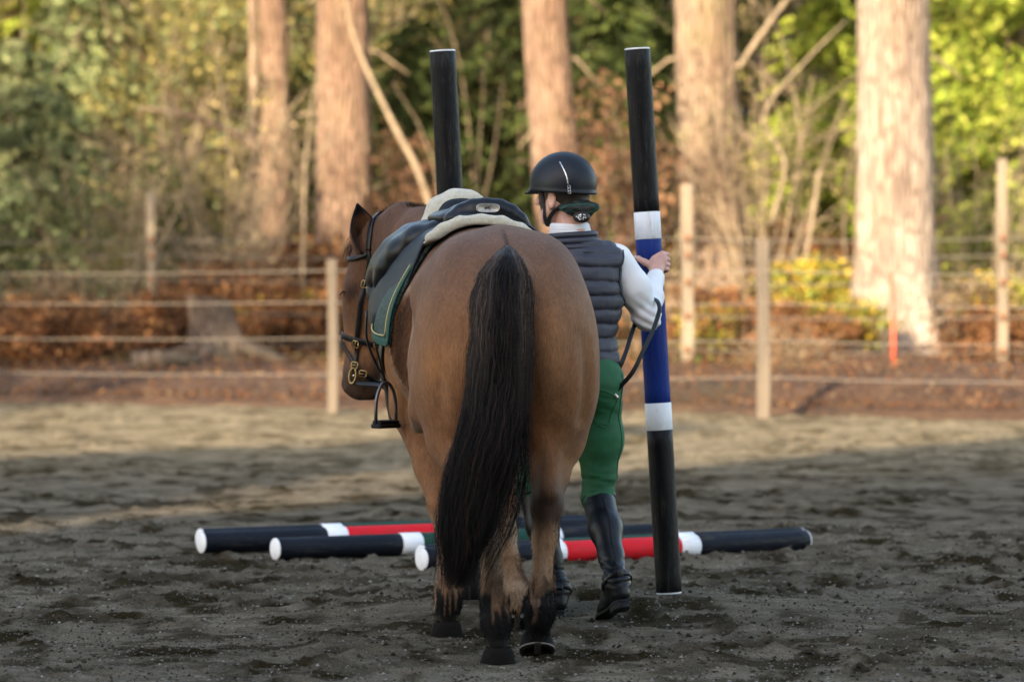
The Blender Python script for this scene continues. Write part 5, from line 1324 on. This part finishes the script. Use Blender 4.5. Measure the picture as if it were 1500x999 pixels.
for (s_, e_, w_) in ((SH, EL, WR), (SHl, ELl, WRl)):
    Bd.chain([s_, e_], [.052,.038], .04); Bd.chain([e_, w_], [.040,.027], .03)
# neck and head
Bd.cone((-.015,.0,1.43), hp_(-.035,0,-.07), .056, .052, .04); Bd.cone((-.015,-.01,1.40), (-.01,-.01,1.47), .09, .055, .05)
def he_(a, b, c, ra, rb, rc, k=.02, op='add'): Bd.ell(hp_(a,b,c), (ra,rb,rc), k, op, M=HMp)
he_(-.01,0,.02,.100,.077,.098,.03); he_(.045,0,-.035,.052,.058,.085,.03); he_(.050,0,-.095,.036,.040,.034,.03)
for s in (1,-1):
    Bd.cone(hp_(.0,s*.060,-.055), hp_(.055,s*.030,-.108), .018, .016, .03)        # jaw line
    he_(.075,s*.030,-.030,.022,.020,.018,.02)                                       # cheek bone
    he_(.088,s*.031,.000,.010,.017,.012,.012,'sub')                                 # eye socket
    Bd.cone(hp_(.086,s*.012,.016), hp_(.080,s*.048,.014), .008, .006, .015)         # brow
    # ear
    he_(-.005,s*.080,-.028,.020,.007,.034,.006); he_(.000,s*.088,-.028,.010,.006,.020,.005,'sub'); he_(-.002,s*.081,-.058,.010,.006,.011,.006)
Bd.cone(hp_(.096,0,.004), hp_(.116,0,-.040), .008, .012, .012); he_(.108,.010,-.045,.009,.008,.007,.006); he_(.108,-.010,-.045,.009,.008,.007,.006)
he_(.092,0,-.072,.011,.022,.006,.006); he_(.090,0,-.082,.011,.020,.007,.006); he_(.100,0,-.077,.01,.022,.0016,.004,'sub')
# right hand gripping the pole from behind: thumb round the left, fingers round the right
zg = 1.385; pc = np.array([.63-.128*((zg-.065)/2.17)-PX0-.001, 16.955-PY0, zg]); pr = PR
def onp(deg, dz, r=0.0):
    """point on the pole's surface: deg 0 = side facing the camera, positive to the right"""
    a = R(deg); return np.array([pc[0]+(pr+r)*math.sin(a)-.059*dz, pc[1]-(pr+r)*math.cos(a), pc[2]+dz])
pm = onp(22,-.002,.020)
Bd.cone(WR, onp(15,-.035,.024), .026, .027, .02)
Bd.ell(onp(18,-.010,.020), (.034,.017,.038), .018, M=[[math.cos(R(20)),math.sin(R(20)),0],[-math.sin(R(20)),math.cos(R(20)),0],[0,0,1]])
Bd.ell(onp(38,.006,.018), (.020,.016,.034), .015)
fing = [(.030,46,.0088,[46,78,112,140]),(.010,50,.0092,[50,84,120,150]),(-.011,50,.0088,[50,82,116,144]),(-.030,46,.0078,[44,72,100,124])]
for (dz, _, r, ds) in fing:
    drop = [0,-.004,-.009,-.013]
    pts = [onp(22, dz*.7, .018)]+[onp(d, dz+drop[i], .0115+.004*(i == 0)+.006*(i == 1)) for i, d in enumerate(ds)]
    Bd.chain(pts, [r*1.15, r*1.12, r*1.05, r*.95, r*.82], .0045)
    Bd.ell(pts[1], (r*1.08,)*3, .006)
Bd.chain([onp(2,-.022,.020), onp(-24,-.004,.015), onp(-52,.010,.0115), onp(-80,.014,.0105)], [.0155,.0125,.0105,.0085], .010)
# left hand holds the pole side out of sight, loosely curled
lh = WRl+np.array([.01,.05,.0]); Bd.cone(WRl, lh, .026, .027, .02); Bd.ell(lh+np.array([.0,.03,-.005]), (.019,.045,.036), .02)
for i in range(4):
    z = .026-.018*i; q = lh+np.array([.0,.065,z]); Bd.chain([q, q+(.012,.032,-.004), q+(.035,.040,-.010), q+(.045,.022,-.014)], [.0098,.0092,.0085,.0075], .004)
q = lh+np.array([.012,.015,.030]); Bd.chain([q, q+(.018,.03,.010), q+(.030,.055,.006)], [.013,.0105,.009], .008)
v, q = Bd.nets(smooth=1)
cf = np.tile(np.array([.56,.33,.25]), (len(v), 1)); hl = (v-HCn) @ np.array(HMp).T
hairm = ((hl[:,2] > .03-1.1*np.clip(hl[:,0]+.03, -.06, .2)) & (hl[:,2] > -.075) & (hl[:,0] < .075))
cf[hairm & (v[:,2] > 1.5)] = (.06,.035,.022)
red = np.exp(-(np.linalg.norm(v-(pc+(.05,-.03,0)), axis=1)/.06)**2)[:, None]; cf = cf*(1-red)+np.array([.55,.29,.24])*red
lips = (np.abs(hl[:,2]+.077) < .012) & (np.abs(hl[:,1]) < .022) & (hl[:,0] > .088); cf[lips] = (.42,.17,.15)
pb_ = obj('body', mk_mesh('person_body', v, q, cf), M['skin'], person)
for s in (1,-1):
    e = hp_(.080,s*.031,-.001); S_ = SDF(e-.02, e+.02, .0025); S_.ell(e, (.012,.012,.012), .003); v, q = S_.nets(); w = ((v-e) @ hdir > .0095)[:, None]
    obj('eye', mk_mesh('eye', v, q, np.where(w, (.05,.04,.03), (.7,.68,.66))), M['skin'], person)
# small diamond ring on the thumb
rc = onp(-66,.0125,.0108); mb = MB(); V, Q, T = tube([rc+np.array([0,.0,.0105])*math.sin(t)+np.array([-.3,-.95,0])*.0105*math.cos(t) for t in np.linspace(0, 6.283, 20)], .0016, 5, False); mb.add(V, Q, T); obj('ring', mb.mesh('ring'), M['steel'], person)

# ---- breeches
G = SDF((-.33,-.30,.38), (.33,.32,1.08), .0052)
torso(G, .012); legs(G, .006, full=False)
for i in (0,1): G.cone(KN[i], KN[i]*.7+AN[i]*.3, .058, .052, .04)
X, Y, Z = G.grid()
wr = .0035*fbm(X*14+Z*6, Y*14, Z*34, 3)+.0065*np.exp(-((Z-.53)/.06)**2)*np.clip(fbm(X*9+Z*5, Y*9, Z*46, 3)*2, -.8, .8)+.006*np.exp(-((Z-.83)/.05)**2)*np.clip(fbm(X*8+Z*4, Y*8, Z*30+X*9, 3)*2, -.8, .8)
G.F = np.maximum(np.maximum(G.F+wr.astype(f32), Z-1.03), -(Z-.43-.0*X)).astype(f32)
v, q = G.nets(smooth=1); o_b = obj('breeches', mk_mesh('breeches', v, q), M['breeches'], person)
GB = G
def gproj(pts, off=.001, n=40): p, nn = GB.project(spline(pts, n), off, 25); return p, nn
mb = MB()
for pts in ([rel(862,566,16.38), rel(885,572,16.38), rel(906,585,16.42)], [rel(905,588,16.42), rel(900,620,16.40), rel(884,624,16.38)], [rel(872,560,16.36), rel(870,600,16.38), rel(858,622,16.4)], [rel(912,548,16.44), rel(914,620,16.46), rel(905,700,16.5)], [rel(855,625,16.36), rel(880,632,16.36), rel(908,622,16.4)]):
    p, nn = gproj(pts, .0012); V, Q, T = tube(p, .0019, 5); mb.add(V, Q, T)
obj('seam', mb.mesh('seam'), M['breeches'], o_b)
p, nn = gproj([rel(898,577,16.40), rel(903,580,16.40), rel(908,583,16.41)], .003, 6); V, Q, T = ribbon(p, nn, .012, .003); mb = MB(); mb.add(V, Q, T); obj('pocket_badge', mb.mesh('pocket_badge'), M['steel'], o_b)

# ---- boots
def boot(i, heel_dir, toe, heel, ball):
    lo = np.minimum(np.minimum(KN[i], AN[i]), np.minimum(toe, heel))-.09; hi = np.maximum(np.maximum(KN[i], AN[i]), np.maximum(toe, heel))+.09
    S_ = SDF(lo, hi, .0048); top = KN[i]+(AN[i]-KN[i])*.03; ax = AN[i]-KN[i]; ax /= np.linalg.norm(ax)
    calf = KN[i]*.62+AN[i]*.38+heel_dir*.012
    S_.chain([KN[i]-ax*.01, calf, KN[i]*.28+AN[i]*.72, AN[i]], [.064,.061,.045,.041], .03)
    S_.chain([AN[i], ball*.5+heel*.5+(AN[i]-heel)*.42, ball+(AN[i]-heel)*.20, toe+(AN[i]-heel)*.12], [.043,.040,.034,.026], .04)
    S_.cone(AN[i]+heel_dir*.006, heel+(AN[i]-heel)*.42, .040, .037, .03)
    Xg, Yg, Zg = S_.grid(); sg = (Xg-(KN[i]-ax*.0)[0])*ax[0]+(Yg-KN[i][1])*ax[1]+(Zg-KN[i][2])*ax[2]
    wrk = .0035*np.exp(-((Zg-(AN[i][2]+.03))/.045)**2)*np.sin(Zg*240+fbm(Xg*10, Yg*10, Zg*10, 2)*5)+.0012*fbm(Xg*12, Yg*12, Zg*12, 3)
    S_.F = np.maximum(S_.F+wrk.astype(f32), (-(sg-.004)).astype(f32))
    # flat sole plane
    fw = toe-heel; L = np.linalg.norm(fw); fw /= L; upv = (AN[i]-heel); upv -= fw*upv.dot(fw); upv /= np.linalg.norm(upv); sd = np.cross(fw, upv)
    sp_ = (Xg-heel[0])*upv[0]+(Yg-heel[1])*upv[1]+(Zg-heel[2])*upv[2]; S_.F = np.maximum(S_.F, (-(sp_-.012)).astype(f32))
    v, q = S_.nets(smooth=1); o = obj('boot', mk_mesh('boot', v, q), M['boot_leather'], person)
    t = np.linspace(0, 1, 30); hw = np.interp(t, [0,.12,.3,.5,.72,.88,1], [.020,.033,.031,.033,.043,.036,.012]); 
    def slab(t0, t1, z0, z1):
        tt = np.linspace(t0, t1, 20); h_ = np.interp(tt, t, hw); r1 = [heel-fw*.012+fw*(L+.03)*a+sd*b for a, b in zip(tt, h_)]; r2 = [heel-fw*.012+fw*(L+.03)*a-sd*b for a, b in zip(tt, h_)][::-1]
        ring = np.array(r1+r2); n = len(ring); V = np.vstack([ring+upv*z0, ring+upv*(z0+.002)*1.0, ring+upv*z1, [ring.mean(0)+upv*z0], [ring.mean(0)+upv*z1]])
        V[:n] += (ring.mean(0)-ring)*.03; k = np.arange(n); Q = np.concatenate([np.stack([k, (k+1) % n, n+(k+1) % n, n+k], 1), np.stack([n+k, n+(k+1) % n, 2*n+(k+1) % n, 2*n+k], 1)])
        T = [((a+1) % n, a, 3*n) for a in range(n)]+[(2*n+a, 2*n+(a+1) % n, 3*n+1) for a in range(n)]; return V, Q, T
    mb = MB(); mb.add(*slab(0, 1, .002, .014)); mb.add(*slab(0, .30, -.020, .003)); obj('boot_sole', mb.mesh('boot_sole'), M['rubber'], o)
    # back zip and top binding, spur rest
    def bp(pts, off=.002, n=40): return S_.project(spline(pts, n), off, 25)
    zz = [KN[i]*(1-a)+AN[i]*a+heel_dir*.05+np.array([.004,0,0]) for a in (.08,.3,.5,.7,.92)]; p, nn = bp(zz); V, Q, T = ribbon(p, nn, .009, .003); mb = MB(); mb.add(V, Q, T); obj('boot_zip', mb.mesh('boot_zip'), M['rubber'], o)
    ring = []
    e1_ = np.cross(ax, (0,1,0)); e1_ /= np.linalg.norm(e1_); e2_ = np.cross(ax, e1_)
    for a in np.linspace(0, 2*np.pi, 33): ring.append(KN[i]+ax*.014+e1_*.066*math.cos(a)+e2_*.066*math.sin(a))
    p, nn = S_.project(np.array(ring), .002, 20); V, Q, T = ribbon(p, nn, .016, .005); mb = MB(); mb.add(V, Q, T); obj('boot_top_binding', mb.mesh('boot_top_binding'), M['black_leather'], o)
    ring = []; c0 = AN[i]+(heel-AN[i])*.10
    for a in np.linspace(0, 2*np.pi, 41): ring.append(c0+heel_dir*.0+fw*.045*math.cos(a)+sd*.042*math.sin(a)+upv*(.004-.02*math.cos(a)))
    p, nn = S_.project(np.array(ring), .003, 20); V, Q, T = ribbon(p, nn, .015, .006); mb = MB(); mb.add(V, Q, T)
    bk_ = np.argmin((p-AN[i]) @ fw); V, Q, T = ribbon(p[max(0,bk_-2):bk_+3] if bk_ > 2 else p[:5], nn[max(0,bk_-2):bk_+3] if bk_ > 2 else nn[:5], .034, .008); mb.add(V, Q, T); obj('spur_strap', mb.mesh('spur_strap'), M['black_leather'], o)
heel = rel(913,883,16.20); toe = rel(890,917,16.34)+np.array([0,.02,.0]); heel_d = np.array([.15,-1,0]); heel_d /= np.linalg.norm(heel_d)
toe = np.array([heel[0]-.075, heel[1]+.20, .006]); ball = heel*.35+toe*.65
boot(0, heel_d, toe, heel, ball)
h2 = np.array([AN[1][0]+.005, AN[1][1]-.055, .020]); t2 = h2+np.array([-.03,.265,-.002]); boot(1, np.array([0,-1.,0]), t2, h2, h2*.35+t2*.65)

# ---- white knit sleeves and collar
G = SDF((-.36,-.16,.98), (.42,.50,1.58), .005)
for (s_, e_, w_) in ((SH, EL, WR), (SHl, ELl, WRl)):
    m_ = s_*.5+e_*.5+np.array([.012 if s_[0] > 0 else -.012, -.005, 0])
    G.chain([s_, m_, e_+np.array([0,-.006,-.006])], [.070,.064,.050], .03); G.chain([e_+np.array([0,-.006,-.004]), e_*.5+w_*.5, w_*.93+e_*.07], [.052,.046,.036], .03)
    G.cone(w_*.90+e_*.10, w_+(w_-e_)*.03, .0365, .0355, .008)
G.cone((-.018,.0,1.43), (-.022,.003,1.528), .085, .064, .02)
X, Y, Z = G.grid(); dw = np.sqrt((X-EL[0])**2+(Y-EL[1])**2+(Z-EL[2])**2)
wr = .0035*fbm(X*16, Y*16, Z*16, 3)+.0045*np.exp(-(dw/.09)**2)*np.sin((X*.6+Z)*150+3*fbm(X*10, Y*10, Z*10, 2))
G.F = (G.F+wr).astype(f32); inner = G.F+.0045
F = np.maximum(G.F, np.where(Z > 1.45, -inner, -9)) ; F = np.maximum(F, Z-1.47+.0*X)
v, q = G.nets(F.astype(f32), 1); obj('knit_shirt', mk_mesh('shirt', v, q), M['sleeve'], person); 

mb = MB()
for z_, r_, t_ in ((1.466,.074,.014),(1.478,.072,.014),(1.490,.070,.014),(1.502,.068,.0135),(1.513,.067,.013),(1.522,.066,.012)):
    V, Q, T = tube([(-.022-.10*(z_-1.47)+r_*math.cos(a), .004+r_*.95*math.sin(a), z_+.004*math.sin(a)) for a in np.linspace(0, 2*math.pi, 41)], t_, 10, False); mb.add(V, Q, T)
obj('shirt_collar', mb.mesh('shirt_collar'), M['sleeve'], person)
# hair between helmet and bow
Hs = SDF(HCn-.15, HCn+.15, .0045); Hs.ell(hp_(-.014,0,.012), (.105,.082,.100), .01, M=HMp); Hs.cone(hp_(-.055,.0,-.05), hp_(-.06,0,-.075), .052, .035, .02)
Xh, Yh, Zh = Hs.grid(); qa = (Xh-HCn[0])*hdir[0]+(Yh-HCn[1])*hdir[1]+(Zh-HCn[2])*hdir[2]; qc = (Xh-HCn[0])*hu[0]+(Yh-HCn[1])*hu[1]+(Zh-HCn[2])*hu[2]
Hs.F = (Hs.F+.0025*fbm(Xh*30, Yh*30, Zh*60, 3)).astype(f32); Hs.F = np.maximum(np.maximum(Hs.F, qa-.012+np.clip(-.01-qc, 0, 1)*.75), np.maximum(-.085-qc, qc-.06)).astype(f32)
v, q = Hs.nets(smooth=1); obj('hair', mk_mesh('hair', v, q), M['hair'], person)
# ---- quilted vest
G = SDF((-.30,-.22,.92), (.30,.24,1.56), .0048)
torso(G, .022, .05); G.ell((.125,.01,1.395), (.060,.066,.050), .04); G.ell((-.125,.01,1.395), (.060,.066,.050), .04); G.ell((0,0,1.25), (.168,.115,.19), .05); G.ell((.0,.0,1.03), (.142,.112,.10), .05)
X, Y, Z = G.grid()
zz = Z+.006*np.sin(X*9+1)+.004*vnoise(X*12, Y*12, 0); per = .0545; u = ((zz-.985)/per); fr = np.abs((u-np.floor(u))*2-1)
baf = (.0085+.004*vnoise(X*7, Y*7, np.floor(u)*2.3))*(1-fr**3.2)-.004; puck = .0055*fbm(X*24, Y*24, np.floor(u)*3.7+Z*9, 3)*(.35+fr)
upper = sstep(1.40, 1.43, Z); baf = baf*(1-upper)+upper*(.0075*(1-np.abs(((Z-1.40)/.042 % 1)*2-1)**3)-.004)
G.F = (G.F-baf-puck).astype(f32)
G.F = np.maximum(G.F, Z-1.465)
for s in (1,-1):           # arm holes
    G.ell((s*.218,.02,1.33), (.046,.10,.125), .012, 'sub')
G.F = np.maximum(G.F, .978+.012*np.sin(X*8)-Z).astype(f32)
v, q = G.nets(smooth=1); vest = obj('quilted_vest', mk_mesh('vest', v, q), M['vest'], person)
# stand-up collar
Cn = []; 
for zz_, r_, t_ in ((1.438,.098,.014),(1.462,.090,.014),(1.486,.084,.012)):
    ring = [(-.018+r_*math.cos(a)*1.06, .0+r_*math.sin(a)*.92, zz_+.006*math.cos(a)) for a in np.linspace(0, 2*math.pi, 41)]; V, Q, T = tube(ring, t_, 10, False); Cn.append((V, Q, T))
mb = MB(); [mb.add(*c) for c in Cn]; obj('vest_collar', mb.mesh('vest_collar'), M['vest'], vest)
for s in (1,-1):
    ring = [(s*.176, .02+.082*math.cos(a), 1.325+.108*math.sin(a)) for a in np.linspace(0, 2*math.pi, 33)]
    p, nn = G.project(np.array(ring), .001, 20); V, Q, T = tube(p, .0035, 6, False); mb = MB(); mb.add(V, Q, T); obj('armhole_binding', mb.mesh('armhole_binding'), M['vest_seam'], vest)

# ---- helmet
G = SDF(HCn-.24, HCn+.24, .0046); hc = HCn+hu*.028+hdir*-.004
G.ell(hc, (.137,.116,.125), .01, M=HMp)
cut = hc-hu*.030
X, Y, Z = G.grid(); q_ = lambda d, c: (X-c[0])*d[0]+(Y-c[1])*d[1]+(Z-c[2])*d[2]
G.F = np.maximum(G.F, -(q_(hu, cut)+.10*q_(hdir, cut)*-1+.035*np.clip(q_(-hdir, cut), 0, 1)*0)).astype(f32)
rim = [cut+hdir*.131*math.cos(a)+hs*.110*math.sin(a)+hu*(.013*math.cos(a)+.002) for a in np.linspace(0, 2*math.pi, 50)]
for a, b in zip(rim[:-1], rim[1:]): G.cone(a, b, .0055, .0055, .006)
for a in np.linspace(-.95, .95, 15):      # peak
    p0 = cut+hdir*.120*math.cos(a)+hs*.106*math.sin(a)+hu*.016; p1 = cut+hdir*(.120*math.cos(a)+.050*math.cos(a)**.6)+hs*.104*math.sin(a)-hu*.004
    G.cone(p0, p1, .007, .0035, .010)
G.ell(cut-hu*.02, (.122,.102,.06), .008, 'sub', M=HMp)
v, q = G.nets(smooth=2); helm = obj('helmet', mk_mesh('helmet', v, q), M['helmet'], person)
def hproj(pts, off=.001, n=40): return G.project(spline(pts, n), off, 25)
# silver piping from the crown down the side facing the camera, ending in a small ladder ornament
pts = [hc+hu*.12-hdir*-.035+hs*.03, hc+hu*.105+hs*.06-hdir*-.018, hc+hu*.06+hs*.105-hdir*.008, hc+hs*.118+hu*.018-hdir*.020]
pts = [G.project(PHp, .001, 20)[0][0] for PHp in [rel(818,231,16.40), rel(823,240,16.37), rel(829,255,16.36), rel(832,270,16.36)]]
p, nn = hproj(pts, .0012); V, Q, T = ribbon(p, nn, .0045, .003); mb = MB(); mb.add(V, Q, T); obj('helmet_piping', mb.mesh('helmet_piping'), M['steel'], helm)
cc = G.project(rel(834,279,16.36), .003, 20); c0, n0 = cc[0][0], cc[1][0]; up = np.array([-.08,0,1.]); up -= n0*up.dot(n0); up /= np.linalg.norm(up); sd = np.cross(up, n0); mb = MB()
for k in range(3):
    qd = [c0+up*(-.011+.011*k)+sd*.0048*x+up*.0048*y for x, y in ((-1,-1),(-1,1),(1,1),(1,-1),(-1,-1))]; V, Q, T = tube(qd, .0014, 5); mb.add(V, Q, T)
obj('helmet_ornament', mb.mesh('helmet_ornament'), M['steel'], helm)
mb = MB(); V, Q, T = tube([r-hu*.002 for r in rim], .0042, 8, False); mb.add(V, Q, T); obj('helmet_rim', mb.mesh('helmet_rim'), M['helmet_trim'], helm)
# harness
for s in (1,-1):
    for pts in ([hp_(.055,s*.082,.010), hp_(.050,s*.076,-.04), hp_(.042,s*.064,-.085), hp_(.048,s*.03,-.128)], [hp_(-.075,s*.070,.0), hp_(-.045,s*.074,-.060), hp_(.006,s*.070,-.095), hp_(.044,s*.042,-.122)]):
        p, nn = Bd.project(spline(pts, 26), .003, 15); V, Q, T = ribbon(p, nn, .017, .003); mb = MB(); mb.add(V, Q, T); obj('chin_strap', mb.mesh('chin_strap'), M['strap'], helm)
# hair bun in a patterned bow with sequins
G2 = SDF(hp_(-.105,.02,-.06)-.13, hp_(-.105,.02,-.06)+.13, .0045); bc = rel(850,306,16.42)
G2.ell(bc+(0,.02,0), (.045,.040,.034), .01)
for k in range(7):
    a = k*.9; G2.ell(bc+(.042*math.cos(a)*1.1,.02+.01*math.sin(a*2),.022*math.sin(a)), (.020,.020,.016), .010)
G2.ell(bc+(.045,.0,.006), (.030,.020,.020), .01); G2.ell(bc+(-.050,.0,.004), (.032,.018,.017), .01)
X, Y, Z = G2.grid(); G2.F = (G2.F+.006*fbm(X*22, Y*22, Z*30, 3)).astype(f32)
v, q = G2.nets(smooth=1); bow = obj('hair_bow', mk_mesh('hair_bow', v, q), M['hair_net'], person)
nb = rel(852,318,16.40); G3 = SDF(nb-.06, nb+.06, .0045); G3.ell(nb+(0,.012,0), (.034,.028,.024), .01); v, q = G3.nets(smooth=1); bun = obj('hair_bun', mk_mesh('hair_bun', v, q), M['hair'], person)
g = np.random.default_rng(5); mb = MB()
for k in range(30):
    a = g.uniform(-1, 1), g.uniform(-1, 1)
    if a[0]**2+a[1]**2 > 1: continue
    p0 = G3.project(nb+np.array([a[0]*.030,-.03,a[1]*.021]), .001, 15); c0, n0 = p0[0][0], p0[1][0]; e = np.cross(n0, (0,0,1)); e /= np.linalg.norm(e); f = np.cross(e, n0); r = g.uniform(.0017, .0028)
    n = 8; an = np.linspace(0, 2*np.pi, n, endpoint=False); V = np.vstack([[c0+n0*.0005+(e*math.cos(t)+f*math.sin(t))*r for t in an], [c0+n0*.0022]]); mb.add(V, None, [(i, (i+1) % n, n) for i in range(n)])
obj('sequins', mb.mesh('sequins', False), M['sequin'], bun)
mb = MB()
for k in range(10):
    t = [bc+np.array([.055*math.cos(k*.6+x)*(1+.1*k % 3), -.026-.006*math.sin(x*3), .026*math.sin(k*.6+x*1.2)]) for x in np.linspace(0, 1.3, 14)]
    p, nn = G2.project(np.array(t), .001, 12); V, Q, T = ribbon(p, nn, .006, .002); mb.add(V, Q, T)
obj('bow_pattern', mb.mesh('bow_pattern'), M['pad_green'], bow)
